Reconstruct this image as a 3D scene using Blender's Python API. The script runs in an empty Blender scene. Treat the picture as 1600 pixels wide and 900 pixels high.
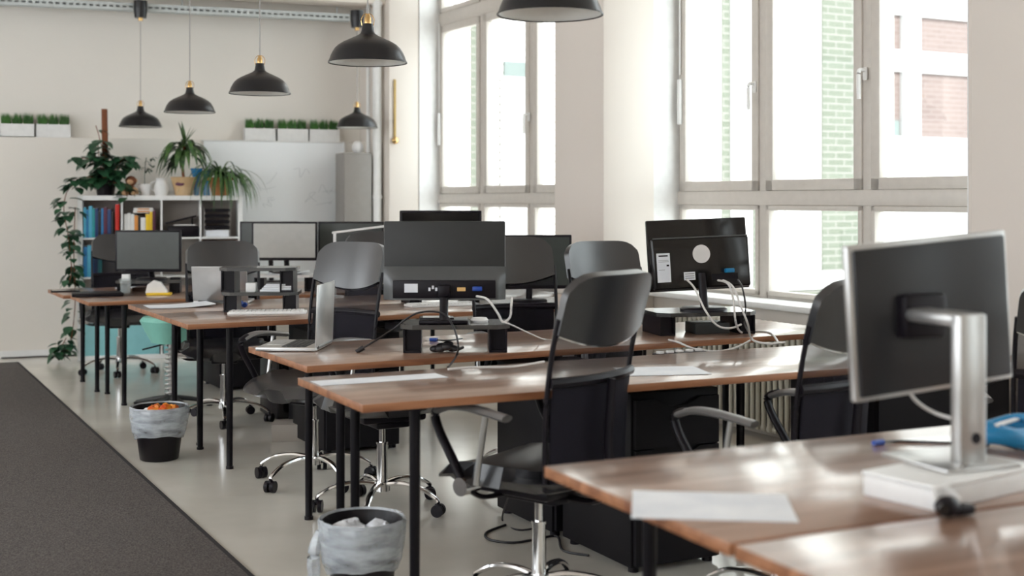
import bpy, bmesh, math, random
from mathutils import Vector, Matrix
random.seed(7)
R = math.radians
C = bpy.context.scene.collection
FPX, HZ, CH = 2000.0, 312.0, 1.37          # focal length in px (1600 wide), horizon row, camera height

# ------------------------------------------------------------------ camera, world, light, exposure
cam_d = bpy.data.cameras.new('camera'); cam = bpy.data.objects.new('camera', cam_d); C.objects.link(cam)
cam.location = (0, 0, CH); cam.rotation_euler = (R(90), 0, 0)
cam_d.sensor_width = 36; cam_d.lens = 36 * FPX / 1600; cam_d.shift_y = -(450 - HZ) / 1600
cam_d.clip_start = 0.05; cam_d.clip_end = 200
cam_d.dof.use_dof = True; cam_d.dof.focus_distance = 6.0; cam_d.dof.aperture_fstop = 2.3
bpy.context.scene.camera = cam
w = bpy.data.worlds.new('sky'); bpy.context.scene.world = w; w.use_nodes = True
bg = w.node_tree.nodes['Background']; bg.inputs[0].default_value = (0.90, 0.955, 1.0, 1); bg.inputs[1].default_value = 3.3
sun_d = bpy.data.lights.new('sun', 'SUN'); sun = bpy.data.objects.new('sun', sun_d); C.objects.link(sun)
sun_d.energy = 5.5; sun_d.angle = R(3); sun_d.color = (1, .97, .92)
vs = bpy.context.scene.view_settings
vs.view_transform = 'Standard'; vs.look = 'None'; vs.exposure = 0.78; vs.gamma = 1; vs.use_curve_mapping = False
cy = bpy.context.scene.cycles
cy.max_bounces = 10; cy.diffuse_bounces = 6; cy.transparent_max_bounces = 24; cy.sample_clamp_indirect = 8
cy.use_denoising = True

# ------------------------------------------------------------------ frames of reference
TH = R(28.4)                                # direction of the window wall
UX = Vector((math.cos(TH), math.sin(TH), 0)); UY = Vector((-math.sin(TH), math.cos(TH), 0))
O = Vector((1.57, 7.3, 0))                  # a point at the foot of the window wall
sun.rotation_euler = (UY * math.cos(R(38)) - Vector((0, 0, 1)) * math.sin(R(38))).to_track_quat('-Z', 'Y').to_euler()
def room(x, t, z=0): return O + UX * x + UY * t + Vector((0, 0, z))
BA = R(20); BX = Vector((math.cos(BA), math.sin(BA), 0)); BN = Vector((math.sin(BA), -math.cos(BA), 0))
B0 = Vector((-4.17, 11.28, 0))              # a point at the foot of the back wall
def wall_s(px, q=0):
    r = (px - 800) / FPX; p = B0 + BN * q
    return (r * p.y - p.x) / (BX.x - r * BX.y)
def wallp(px, q=0, z=0): return B0 + BN * q + BX * wall_s(px, q) + Vector((0, 0, z))
def pt(px, py, d): return Vector(((px - 800) / FPX * d, d, CH - (py - HZ) / FPX * d))
def onz(px, py, z): return pt(px, py, (CH - z) * FPX / (py - HZ))

# ------------------------------------------------------------------ materials
def mat(name, col, rough=.5, metal=0, spec=.5, coat=0, noise=None, bump=0, scale=20, stretch=(1, 1, 1), alpha=1, emit=0):
    m = bpy.data.materials.new(name); m.use_nodes = True; nt = m.node_tree; b = nt.nodes['Principled BSDF']
    b.inputs['Base Color'].default_value = (*col, 1); b.inputs['Roughness'].default_value = rough
    b.inputs['Metallic'].default_value = metal; b.inputs['Specular IOR Level'].default_value = spec
    b.inputs['Coat Weight'].default_value = coat; b.inputs['Alpha'].default_value = alpha
    tc = nt.nodes.new('ShaderNodeTexCoord'); mp = nt.nodes.new('ShaderNodeMapping'); mp.inputs['Scale'].default_value = stretch
    nt.links.new(tc.outputs['Object'], mp.inputs['Vector'])
    n = nt.nodes.new('ShaderNodeTexNoise'); n.inputs['Scale'].default_value = scale; n.inputs['Detail'].default_value = 5
    nt.links.new(mp.outputs[0], n.inputs['Vector'])
    c2 = noise if noise else tuple(c * .95 for c in col)
    rp = nt.nodes.new('ShaderNodeValToRGB'); rp.color_ramp.elements[0].position = .35; rp.color_ramp.elements[1].position = .65
    rp.color_ramp.elements[0].color = (*c2, 1); rp.color_ramp.elements[1].color = (*col, 1)
    nt.links.new(n.outputs['Fac'], rp.inputs[0]); nt.links.new(rp.outputs[0], b.inputs['Base Color'])
    if bump:
        bp = nt.nodes.new('ShaderNodeBump'); bp.inputs['Strength'].default_value = bump; bp.inputs['Distance'].default_value = .01
        nt.links.new(n.outputs['Fac'], bp.inputs['Height']); nt.links.new(bp.outputs[0], b.inputs['Normal'])
    return m
def see_through(m, f):
    nt = m.node_tree; out = nt.nodes['Material Output']; b = nt.nodes['Principled BSDF']
    t = nt.nodes.new('ShaderNodeBsdfTransparent'); mx = nt.nodes.new('ShaderNodeMixShader'); mx.inputs[0].default_value = f
    nt.links.new(b.outputs[0], mx.inputs[1]); nt.links.new(t.outputs[0], mx.inputs[2]); nt.links.new(mx.outputs[0], out.inputs[0])
    return m
def brick_mat(name, c1, c2, mortar, sc=1):
    m = bpy.data.materials.new(name); m.use_nodes = True; nt = m.node_tree; b = nt.nodes['Principled BSDF']
    b.inputs['Roughness'].default_value = .6
    tc = nt.nodes.new('ShaderNodeTexCoord'); sp = nt.nodes.new('ShaderNodeSeparateXYZ'); cb = nt.nodes.new('ShaderNodeCombineXYZ')
    nt.links.new(tc.outputs['Object'], sp.inputs[0]); nt.links.new(sp.outputs['X'], cb.inputs['X']); nt.links.new(sp.outputs['Z'], cb.inputs['Y'])
    br = nt.nodes.new('ShaderNodeTexBrick'); nt.links.new(cb.outputs[0], br.inputs['Vector'])
    br.inputs['Color1'].default_value = (*c1, 1); br.inputs['Color2'].default_value = (*c2, 1); br.inputs['Mortar'].default_value = (*mortar, 1)
    br.inputs['Scale'].default_value = 1; br.inputs['Brick Width'].default_value = .25; br.inputs['Row Height'].default_value = .08
    br.inputs['Mortar Size'].default_value = .01
    nt.links.new(br.outputs['Color'], b.inputs['Base Color']); return m
def wood_mat(name, c1, c2, c3, rough, sp_=.5):
    m = bpy.data.materials.new(name); m.use_nodes = True; nt = m.node_tree; b = nt.nodes['Principled BSDF']
    b.inputs['Roughness'].default_value = rough; b.inputs['Specular IOR Level'].default_value = sp_
    tc = nt.nodes.new('ShaderNodeTexCoord'); mp = nt.nodes.new('ShaderNodeMapping'); mp.inputs['Scale'].default_value = (1.2, 14, 14)
    nt.links.new(tc.outputs['Object'], mp.inputs[0])
    n = nt.nodes.new('ShaderNodeTexNoise'); n.inputs['Scale'].default_value = 1.6; n.inputs['Detail'].default_value = 8; n.inputs['Distortion'].default_value = .6
    nt.links.new(mp.outputs[0], n.inputs['Vector'])
    b.inputs['Coat Weight'].default_value = .7 if sp_ > .6 else 0; b.inputs['Coat Roughness'].default_value = .14; b.inputs['Coat IOR'].default_value = 1.75
    rp = nt.nodes.new('ShaderNodeValToRGB'); e = rp.color_ramp.elements
    e[0].position = .33; e[0].color = (*c1, 1); e[1].position = .68; e[1].color = (*c3, 1); x = e.new(.5); x.color = (*c2, 1)
    nt.links.new(n.outputs['Fac'], rp.inputs[0]); nt.links.new(rp.outputs[0], b.inputs['Base Color']); return m
M = {}
M['wall'] = mat('wall_paint', (.70, .645, .59), .85, noise=(.69, .635, .58), scale=3)
M['wallb'] = mat('back_wall_paint', (.78, .745, .69), .85, noise=(.755, .72, .665), scale=1.2)
M['white'] = mat('white_paint', (.80, .80, .79), .45)
M['framew'] = mat('window_paint', (.60, .56, .51), .4)
M['board'] = mat('whiteboard_enamel', (.90, .93, .95), .3, noise=(.88, .91, .93), scale=1)
M['ceil'] = mat('ceiling_paint', (.75, .68, .62), .9)
M['floor'] = mat('polished_concrete', (.74, .71, .64), .15, noise=(.58, .55, .485), scale=1.1, bump=.015, spec=.7)
M['carpet'] = mat('carpet', (.135, .118, .110), .9, noise=(.040, .034, .033), scale=160, bump=.6)
M['carpet_edge'] = mat('carpet_edge', (.02, .017, .02), .9)
M['desk'] = wood_mat('walnut_desk', (.21, .115, .075), (.29, .168, .115), (.36, .22, .155), .30, .8)
M['desk_edge'] = wood_mat('walnut_edge', (.18, .065, .028), (.30, .125, .055), (.40, .18, .09), .45)
M['black'] = mat('black_plastic', (.007, .005, .008), .38, spec=.22)
M['blackm'] = mat('black_metal', (.004, .003, .005), .35, spec=.22)
M['ped'] = mat('black_laminate', (.006, .005, .007), .5, spec=.2)
M['leather'] = mat('black_leather', (.008, .008, .011), .40, spec=.3, bump=.06, scale=90, coat=.55)
_l = M['leather'].node_tree.nodes['Principled BSDF']; _l.inputs['Coat Roughness'].default_value = .30; _l.inputs['Coat IOR'].default_value = 2.0
M['meshf'] = see_through(mat('mesh_fabric', (.012, .010, .016), .6, scale=300, spec=.15), .55)
M['meshlow'] = see_through(mat('seat_mesh_fabric', (.012, .011, .018), .6, scale=300, spec=.15), .06)
M['chrome'] = mat('chrome', (.75, .74, .74), .12, metal=1, noise=(.7, .7, .7))
M['alu'] = mat('aluminium', (.50, .495, .485), .32, metal=.8)
M['greypl'] = mat('grey_plastic', (.075, .078, .08), .3)
M['dgrey'] = mat('dark_grey_plastic', (.034, .035, .035), .45, spec=.3)
M['armgrey'] = mat('arm_pad_plastic', (.14, .135, .135), .28, spec=.8)
M['risertop'] = mat('riser_top_board', (.02, .02, .02), .25, spec=.6, coat=.8)
M['screen'] = mat('dark_screen', (.055, .062, .058), .22)
M['screenlt'] = mat('pale_screen', (.42, .41, .38), .3)
M['gloss'] = mat('gloss_black', (.006, .005, .005), .12, spec=.4)
M['paper'] = mat('paper', (.82, .84, .87), .7, noise=(.70, .73, .78), scale=8)
M['wplastic'] = mat('white_plastic', (.75, .74, .73), .35)
M['mint'] = mat('mint_plastic', (.23, .55, .46), .4)
M['mintbox'] = mat('pale_blue_board', (.25, .55, .58), .5)
M['brass'] = mat('brass', (.75, .50, .22), .25, metal=1)
M['gold'] = mat('ochre_wood', (.45, .30, .08), .5)
M['lampo'] = mat('black_enamel', (.009, .009, .011), .32, spec=.45)
M['lampi'] = mat('white_enamel', (.85, .84, .80), .4)
M['galv'] = mat('galvanised_steel', (.62, .66, .66), .45, metal=.2)
M['steel'] = mat('grey_steel', (.27, .25, .23), .4)
M['bag'] = see_through(mat('thin_white_plastic_film', (.70, .75, .80), .25, spec=.8), .42)
_n = M['bag'].node_tree; _mx = [x for x in _n.nodes if x.type == 'MIX_SHADER'][0]; _nz = _n.nodes.new('ShaderNodeTexNoise'); _mp = _n.nodes.new('ShaderNodeMapping'); _tc = _n.nodes.new('ShaderNodeTexCoord')
_mp.inputs['Scale'].default_value = (9, 9, 30); _mp.inputs['Rotation'].default_value = (.7, .3, 0); _nz.inputs['Scale'].default_value = 1.2; _nz.inputs['Detail'].default_value = 4; _rp = _n.nodes.new('ShaderNodeMapRange')
_rp.inputs['From Min'].default_value = .35; _rp.inputs['From Max'].default_value = .65; _rp.inputs['To Min'].default_value = .34; _rp.inputs['To Max'].default_value = .66
_n.links.new(_tc.outputs['Object'], _mp.inputs[0]); _n.links.new(_mp.outputs[0], _nz.inputs['Vector']); _n.links.new(_nz.outputs['Fac'], _rp.inputs[0]); _n.links.new(_rp.outputs[0], _mx.inputs[0])
M['binb'] = mat('bin_plastic', (.008, .006, .008), .4, spec=.25)
M['red'] = mat('red_wrapper', (.75, .08, .02), .4, noise=(.8, .35, .03), scale=25)
M['blue'] = mat('blue_plastic', (.01, .20, .42), .35)
M['vga'] = mat('blue_plug', (.01, .06, .35), .4)
M['leaf'] = mat('dark_green_leaf', (.030, .105, .045), .35, noise=(.015, .055, .028), scale=12)
M['leaf2'] = mat('striped_green_leaf', (.085, .17, .04), .4, noise=(.02, .07, .022), scale=25)
M['grass'] = mat('grass_blade', (.06, .20, .03), .5, noise=(.02, .08, .015), scale=20)
M['bark'] = mat('coir', (.20, .07, .03), .9, bump=1, scale=60)
M['soil'] = mat('soil', (.03, .02, .015), .95, bump=1, scale=60)
M['terra'] = mat('terracotta', (.42, .17, .06), .7)
M['cream'] = mat('cream_ceramic', (.62, .45, .27), .45, noise=(.55, .36, .18), scale=9)
M['ivory'] = mat('radiator_enamel', (.62, .60, .53), .35)
M['brown'] = mat('brown_plush', (.16, .05, .02), .9)
M['tan'] = mat('tan_plush', (.60, .36, .20), .9)
M['plug'] = mat('cable_black', (.012, .010, .012), .45)
M['cablew'] = mat('cable_white', (.62, .60, .58), .4)
M['card'] = mat('beige_board', (.36, .32, .28), .6)
M['wbrick'] = brick_mat('white_glazed_brick', (.80, .79, .78), (.74, .73, .72), (.34, .325, .315))
M['gbrick'] = brick_mat('green_glazed_brick', (.090, .104, .078), (.077, .090, .065), (.150, .150, .134))
M['rbrick'] = brick_mat('red_brick', (.125, .088, .080), (.112, .078, .071), (.15, .12, .112))
M['stucco'] = mat('white_stucco', (.55, .55, .545), .8)
M['faded'] = mat('faded_marker', (.60, .64, .67), .7)
M['traydark'] = mat('tray_inside', (.33, .35, .35), .6)
M['teal'] = mat('pale_teal', (.12, .15, .145), .5)
gm = bpy.data.materials.new('window_glass'); gm.use_nodes = True; nt = gm.node_tree
nt.nodes.remove(nt.nodes['Principled BSDF'])
_t = nt.nodes.new('ShaderNodeBsdfTransparent'); _g = nt.nodes.new('ShaderNodeBsdfGlossy'); _g.inputs['Roughness'].default_value = .02
_m = nt.nodes.new('ShaderNodeMixShader'); _m.inputs[0].default_value = .07
_t.inputs[0].default_value = (.97, .99, .98, 1)
nt.links.new(_t.outputs[0], _m.inputs[1]); nt.links.new(_g.outputs[0], _m.inputs[2]); nt.links.new(_m.outputs[0], nt.nodes['Material Output'].inputs[0])
M['glass'] = gm
BOOK = {}
for nm, c in dict(navy=(.02, .05, .16), blue=(.03, .22, .50), sky=(.10, .45, .65), teal=(.02, .30, .32), red=(.65, .03, .02), white=(.75, .74, .72), orange=(.70, .28, .06),
                  yellow=(.80, .52, .02), black=(.015, .015, .018), brown=(.12, .06, .04), grey=(.35, .35, .35), plum=(.10, .02, .05)).items():
    BOOK[nm] = mat('book_cover_' + nm, c, .5)

# ------------------------------------------------------------------ mesh helper
class MB:
    def __init__(s): s.bm = bmesh.new(); s.mi = 0
    def _fin(s, vs, mtx=None):
        if mtx is not None: bmesh.ops.transform(s.bm, matrix=mtx, verts=list(vs))
        for v in vs:
            for f in v.link_faces: f.material_index = s.mi
        return s
    def box(s, c, sz, bev=0, rz=0, rx=0, ry=0, seg=2, mtx=None):
        vs = bmesh.ops.create_cube(s.bm, size=1)['verts']
        bmesh.ops.scale(s.bm, vec=sz, verts=vs)
        if bev:
            es = list({e for v in vs for e in v.link_edges})
            r = bmesh.ops.bevel(s.bm, geom=es, offset=bev, segments=seg, profile=.5, affect='EDGES')
            vs = list({v for f in r['faces'] for v in f.verts} | {v for v in vs if v.is_valid})
            # every vertex of this island
            seen = set(vs); st = list(vs)
            while st:
                v = st.pop()
                for e in v.link_edges:
                    o = e.other_vert(v)
                    if o not in seen: seen.add(o); st.append(o)
            vs = list(seen)
        m = Matrix.Translation(c) @ Matrix.Rotation(rz, 4, 'Z') @ Matrix.Rotation(ry, 4, 'Y') @ Matrix.Rotation(rx, 4, 'X')
        return s._fin(vs, (mtx @ m) if mtx is not None else m)
    def span(s, a, b, bev=0):   # box between two corners
        return s.box([(p + q) / 2 for p, q in zip(a, b)], [abs(q - p) for p, q in zip(a, b)], bev)
    def cyl(s, p0, p1, r0, r1=None, seg=20, caps=True):
        p0, p1 = Vector(p0), Vector(p1); r1 = r0 if r1 is None else r1; d = p1 - p0
        vs = bmesh.ops.create_cone(s.bm, cap_ends=caps, segments=seg, radius1=r0, radius2=r1, depth=d.length)['verts']
        return s._fin(vs, Matrix.Translation((p0 + p1) / 2) @ d.to_track_quat('Z', 'Y').to_matrix().to_4x4())
    def ball(s, c, r, sc=(1, 1, 1), seg=16, rz=0):
        vs = bmesh.ops.create_uvsphere(s.bm, u_segments=seg, v_segments=max(6, seg // 2 + 2), radius=r)['verts']
        return s._fin(vs, Matrix.Translation(c) @ Matrix.Rotation(rz, 4, 'Z') @ Matrix.Diagonal((*sc, 1)))
    def lathe(s, prof, c=(0, 0, 0), seg=40, wob=None):
        c = Vector(c); rings = []
        for i, (r, z) in enumerate(prof):
            ring = []
            for k in range(seg):
                a = 2 * math.pi * k / seg; rr = r * (1 + (wob(a, i) if wob else 0))
                ring.append(s.bm.verts.new(c + Vector((rr * math.cos(a), rr * math.sin(a), z))))
            rings.append(ring)
        for a, b in zip(rings, rings[1:]):
            for k in range(seg):
                f = s.bm.faces.new((a[k], a[(k + 1) % seg], b[(k + 1) % seg], b[k])); f.material_index = s.mi
        return s
    def tube(s, pts, r, seg=8, smooth=True, closed=False, flat=1):
        P = [Vector(p) for p in pts]
        if smooth and len(P) > 2:
            Q = []; n = len(P)
            for i in range(n - 1):
                a, b, c_, d = P[max(i - 1, 0)], P[i], P[i + 1], P[min(i + 2, n - 1)]
                for k in range(6):
                    t = k / 6
                    Q.append(.5 * ((2 * b) + (c_ - a) * t + (2 * a - 5 * b + 4 * c_ - d) * t * t + (3 * b - a - 3 * c_ + d) * t ** 3))
            Q.append(P[-1]); P = Q
        rings = []; up = Vector((0, 0, 1)); n = len(P)
        for i, p in enumerate(P):
            tg = (P[min(i + 1, n - 1)] - P[max(i - 1, 0)]).normalized()
            sd = tg.cross(up)
            if sd.length < .1: sd = tg.cross(Vector((1, 0, 0)))
            sd.normalize(); u2 = sd.cross(tg).normalized()
            rr = r if not callable(r) else r(i / (n - 1))
            rings.append([s.bm.verts.new(p + sd * rr * math.cos(2 * math.pi * k / seg) + u2 * rr * flat * math.sin(2 * math.pi * k / seg)) for k in range(seg)])
        for a, b in zip(rings, rings[1:]):
            for k in range(seg):
                f = s.bm.faces.new((a[k], a[(k + 1) % seg], b[(k + 1) % seg], b[k])); f.material_index = s.mi
        for ring in (rings[0], rings[-1]):
            f = s.bm.faces.new(ring); f.material_index = s.mi
        return s
    def prism(s, poly, z0, z1):
        a = [s.bm.verts.new((x, y, z0)) for x, y in poly]; b = [s.bm.verts.new((x, y, z1)) for x, y in poly]
        fs = [s.bm.faces.new(a), s.bm.faces.new(b)]
        n = len(poly)
        for k in range(n): fs.append(s.bm.faces.new((a[k], a[(k + 1) % n], b[(k + 1) % n], b[k])))
        for f in fs: f.material_index = s.mi
        return s
    def sheet(s, fn, nu, nv, th=0):   # fn(u, v) -> point, u, v in 0..1 ; th a thickness along the normal
        def grid(off):
            g = []
            for i in range(nu + 1):
                row = []
                for j in range(nv + 1):
                    u, v = i / nu, j / nv; p = Vector(fn(u, v))
                    if off:
                        e = 1e-3; du = Vector(fn(min(u + e, 1), v)) - Vector(fn(max(u - e, 0), v)); dv = Vector(fn(u, min(v + e, 1))) - Vector(fn(u, max(v - e, 0)))
                        n = du.cross(dv)
                        if n.length > 0: p = p + n.normalized() * off
                    row.append(s.bm.verts.new(p))
                g.append(row)
            return g
        def skin(g):
            for i in range(nu):
                for j in range(nv):
                    f = s.bm.faces.new((g[i][j], g[i + 1][j], g[i + 1][j + 1], g[i][j + 1])); f.material_index = s.mi
        a = grid(th / 2); skin(a)
        if th:
            b = grid(-th / 2); skin(b)
            rim = lambda g: [g[i][0] for i in range(nu)] + [g[nu][j] for j in range(nv)] + [g[i][nv] for i in range(nu, 0, -1)] + [g[0][j] for j in range(nv, 0, -1)]
            ra, rb = rim(a), rim(b); n = len(ra)
            for k in range(n):
                f = s.bm.faces.new((ra[k], ra[(k + 1) % n], rb[(k + 1) % n], rb[k])); f.material_index = s.mi
        return s
    def build(s, name, mats, parent=None, loc=(0, 0, 0), rz=0, rot=None, smooth=True):
        bmesh.ops.recalc_face_normals(s.bm, faces=s.bm.faces)
        me = bpy.data.meshes.new(name); s.bm.to_mesh(me); s.bm.free()
        for m in (mats if isinstance(mats, (list, tuple)) else [mats]): me.materials.append(m if not isinstance(m, str) else M[m])
        if smooth:
            me.polygons.foreach_set('use_smooth', [True] * len(me.polygons)); me.set_sharp_from_angle(angle=R(38))
        o = bpy.data.objects.new(name, me); C.objects.link(o); o.location = loc; o.rotation_euler = rot or (0, 0, rz)
        if parent is not None: o.parent = parent
        return o
def tag(o, label=None, cat=None, group=None, kind=None):
    if label: o['label'] = label
    if cat: o['category'] = cat
    if group: o['group'] = group
    if kind: o['kind'] = kind
    return o
def thing(name, label, cat, loc=(0, 0, 0), rz=0, group=None):
    o = bpy.data.objects.new(name, None); C.objects.link(o); o.location = loc; o.rotation_euler = (0, 0, rz); o.empty_display_size = .1
    return tag(o, label, cat, group)
def copy_tree(o, parent=None):
    c = o.copy(); C.objects.link(c)
    if parent is not None: c.parent = parent
    for ch in [k for k in bpy.data.objects if k.parent == o]: copy_tree(ch, c)
    return c
def struct(o, label=None): o['kind'] = 'structure'; return tag(o, label)

# ================================================================== SETTING
T0, T1 = -9.5, 6.6
rear = [room(-8.5, T0), room(.35, T0)]
def poly(z0, z1, pts):
    m = MB(); m.prism([(p.x, p.y) for p in pts], z0, z1); return m
bl, br = B0 + BX * -5.2, B0 + BX * 3.35
foot = [rear[0], rear[1], room(.35, 5.95), br, bl]
struct(poly(-.12, 0, foot).build('floor', 'floor'))
struct(poly(3.9, 4.05, foot).build('ceiling', 'ceil'))
m = MB(); m.span((-5.2, 0, 0), (3.2, .25, 3.9)); struct(m.build('wall_back', 'wallb', loc=B0, rz=BA))
# lower part of the back wall stands forward and makes a ledge
LZ = 1.915
m = MB(); m.span((-5.2, -.12, 0), (wall_s(566, .12) + .1, 0, LZ), .006); struct(m.build('trim_1', 'wallb', loc=B0, rz=BA))
m = MB(); m.span((-5.2, -.135, 0), (wall_s(566, .12), -.12, .06)); struct(m.build('baseboard_back', 'white', loc=B0, rz=BA))
m = MB(); m.span((-8.5, T0 - .2, 0), (.35, T0, 3.9)); struct(m.build('wall_rear', 'wall', loc=O, rz=TH))
m = MB()
for a, b in ((-9.5, -8.6), (-5.9, -4.9), (-2.2, -1.2), (1.6, 2.6), (5.2, 9.0)): m.span((-8.8, a, 0), (-8.5, b, 3.9))
m.span((-8.8, -9.5, 0), (-8.5, 9, .9)); m.span((-8.8, -9.5, 3.4), (-8.5, 9, 3.9)); struct(m.build('wall_left', 'wall', loc=O, rz=TH, smooth=False))
# window wall with four openings
PER = 3.76; OPN = [(2.45, 5.10), (-1.31, 1.34), (-5.07, -2.42), (-8.83, -6.18)]
SILL, TOPW = .74, 3.75
m = MB()
ts = [6.3] + [v for a, b in OPN for v in (b, a)] + [T0]
for k in range(0, len(ts), 2): m.span((0, ts[k + 1], 0), (.35, ts[k], 3.9))
for a, b in OPN:
    m.span((0, a, 0), (.35, b, SILL)); m.span((0, a, TOPW), (.35, b, 3.9))
struct(m.build('wall_right', 'wall', loc=O, rz=TH, smooth=False))
m = MB()
for a, b, dp in ((5.10, 6.3, .30), (1.32, 1.95, .40), (-2.40, -1.68, .40), (-6.16, -5.5, .4)):
    m.span((-dp, a, 0), (0, b, 3.9), .012)
struct(m.build('trim_2', 'wall', loc=O, rz=TH))

def window(k, a, b):
    root = bpy.data.objects.new('window_%d' % k, None); C.objects.link(root); root.location = O; root.rotation_euler = (0, 0, TH); struct(root)
    X0, X1 = .21, .29; fw = .055
    W3 = (b - a) / 3
    m = MB()
    m.span((X0, a, SILL), (X1, b, SILL + .05), .004); m.span((X0, a, TOPW - .06), (X1, b, TOPW), .004)
    for t in (a, b): m.span((X0, t - .04 if t == b else t, SILL), (X1, t if t == b else t + .04, TOPW), .004)
    for q in (1, 2): m.span((X0 - .01, a + W3 * q - .035, SILL), (X1, a + W3 * q + .035, TOPW), .006)
    for z0, z1 in ((1.335, 1.425), (2.97, 3.09)): m.span((X0 - .015, a, z0), (X1, b, z1), .006)
    m.build('window_frame', 'framew', root)
    for q in range(3):
        ta, tb = a + W3 * q + .035, a + W3 * (q + 1) - .035
        for z0, z1, sw in ((1.425, 2.97, .065), (SILL + .05, 1.335, .03), (3.09, TOPW - .06, .045)):
            s_ = MB()
            for (p, r_) in (((X0 - .02, ta, z0), (X0 + .04, ta + sw, z1)), ((X0 - .02, tb - sw, z0), (X0 + .04, tb, z1)), ((X0 - .02, ta, z0), (X0 + .04, tb, z0 + sw)), ((X0 - .02, ta, z1 - sw), (X0 + .04, tb, z1))):
                s_.span(p, r_, .005)
            sash = s_.build('window_sash', 'framew', root)
            g = MB(); g.span((X0 + .006, ta + sw, z0 + sw), (X0 + .012, tb - sw, z1 - sw)); g.build('glass_pane', 'glass', sash)
    if k <= 2:
        spots = [(a + W3 * 2 + .06, 2.06), (a + W3 - .0, 2.06)] if k == 2 else [(a + W3 + .02, 2.04)]
        for t, z in spots:
            h = MB(); h.box((X0 - .026, t, z), (.012, .03, .07), .004); h.tube([(X0 - .03, t, z + .02), (X0 - .07, t, z + .015), (X0 - .075, t + .0, z - .04), (X0 - .072, t, z - .14)], .011, 8)
            h.build('window_handle', 'white', root)
        h = MB(); h.box((X0 - .03, b - .055, 2.02), (.03, .03, .30), .006); h.cyl((X0 - .03, b - .055, 2.2), (X0 - .03, b - .055, 3.0), .006)
        h.build('window_catch', 'white', root)
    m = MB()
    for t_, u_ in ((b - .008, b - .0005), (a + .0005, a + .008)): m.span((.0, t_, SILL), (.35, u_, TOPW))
    m.build('window_reveal', 'white', root)  # added white lining: window light on the jambs put into its colour
    m = MB(); m.span((-.07, a + .005, SILL), (X0, b - .005, SILL + .035), .008); m.build('window_sill', 'white', root)
    return root
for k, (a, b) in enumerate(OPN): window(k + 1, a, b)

# ceiling beam above the tray and the cable tray itself
m = MB(); m.span((-5.2, -.62, 3.16), (3.0, -.3, 3.9), .01); struct(m.build('trim_3', 'ceil', loc=B0, rz=BA))
tr = thing('cable_tray', 'galvanised perforated cable tray running along the top of the back wall', 'cable tray', B0 + Vector((0, 0, 3.06)), BA)
m = MB()
s0, s1 = -5.0, 2.72
m.span((s0, -.34, -.03), (s1, -.335, -.008)); m.span((s0, -.34, .010), (s1, -.335, .03)); m.span((s0, -.30, -.03), (s1, -.24, -.026)); m.span((s0, -.345, .03), (s1, -.24, .034))
x = s0
while x < s1: m.span((x, -.34, -.008), (x + .022, -.335, .010)); x += .055
m.build('slotted_side', 'galv', tr)
m = MB(); m.span((s0, -.238, -.03), (s1, -.232, .034)); m.build('tray_back', M['traydark'], tr)
for s_ in (-4.2, -2.4, -.6, 1.2, 2.6):
    m = MB(); m.cyl((s_, -.29, .03), (s_, -.29, .10), .006); m.build('hanger_rod', 'galv', tr)

# carpet runner
c0 = onz(385, 900, 0); c1 = onz(25, 567, 0); cd = (c0 - c1).normalized(); cn = Vector((cd.y, -cd.x, 0)); cn = cn if cn.x < 0 else -cn
q = [c1, c0 + cd * 5, c0 + cd * 5 + cn * 3.0, c1 + cn * 3.0]
k = thing('carpet_runner', 'dark brown speckled carpet runner lying along the aisle floor', 'carpet', (0, 0, 0))
m = MB(); m.prism([(p.x, p.y) for p in q], .0005, .009); m.build('pile', 'carpet', k)
q2 = [c1 - cn * .02, c0 + cd * 5 - cn * .02, c0 + cd * 5, c1]
m = MB(); m.prism([(p.x, p.y) for p in q2], .0005, .008); m.build('binding', 'carpet_edge', k)

# whiteboard on the lower wall
sa, sb = wall_s(318, .12), wall_s(536, .12)
wb = thing('whiteboard', 'large white board with faint marker scribbles leaning on back wall', 'whiteboard', B0, BA)
m = MB(); m.span((sa, -.14, .55), (sb, -.121, LZ - .012), .003); m.build('writing_surface', 'board', wb)
m = MB(); m.span((sa - .02, -.146, LZ - .012), (sb + .012, -.121, LZ), .003); m.span((sb, -.146, .55), (sb + .012, -.121, LZ)); m.build('board_frame', 'white', wb)
m = MB(); rs = random.Random(3)
for j in range(9):
    x = sa + .25 + rs.random() * (sb - sa - .35); z = 1.32 + rs.random() * .32
    pts = [(x + rs.uniform(-.06, .06) + .03 * i, -.1412, z + rs.uniform(-.05, .05)) for i in range(5)]
    m.tube(pts, .0016, 5); m.build('marker_scribble', M['faded'], wb); m = MB()

m.bm.free()

# exterior: courtyard wing and red building
WT = 5.6
def wx(px, t=WT):       # room x of the point at that pixel column on the plane t
    r = (px - 800) / FPX; d = Vector((r, 1, 0)); c = -O; k_ = (t - c.dot(UY)) / d.dot(UY)
    return c.dot(UX) + k_ * d.dot(UX)
bd = thing('courtyard_wing', 'white glazed brick courtyard wing seen through both windows', 'building', O, TH)
m = MB(); m.span((.36, WT, -1), (wx(1283), WT + .4, 9)); m.build('brick_wall', 'wbrick', bd)
for a_, b_ in ((735, 751), (1127, 1139), (1176, 1190)):
    m = MB(); m.span((wx(a_), WT - .015, -1), (wx(b_), WT, 9)); m.build('green_brick_strip', 'gbrick', bd)
m = MB(); m.span((wx(1283), WT - .02, -1), (wx(1342), WT + .4, 9)); m.build('green_brick_quoin', 'gbrick', bd)
m = MB(); m.span((wx(1213), WT - .08, .35), (wx(1342) + .05, WT, .55)); m.build('stone_ledge', 'stucco', bd)
m = MB(); m.span((wx(1213), WT - .05, -1), (wx(1342) + .02, WT, .35)); m.build('brick_base', 'gbrick', bd)
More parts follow.
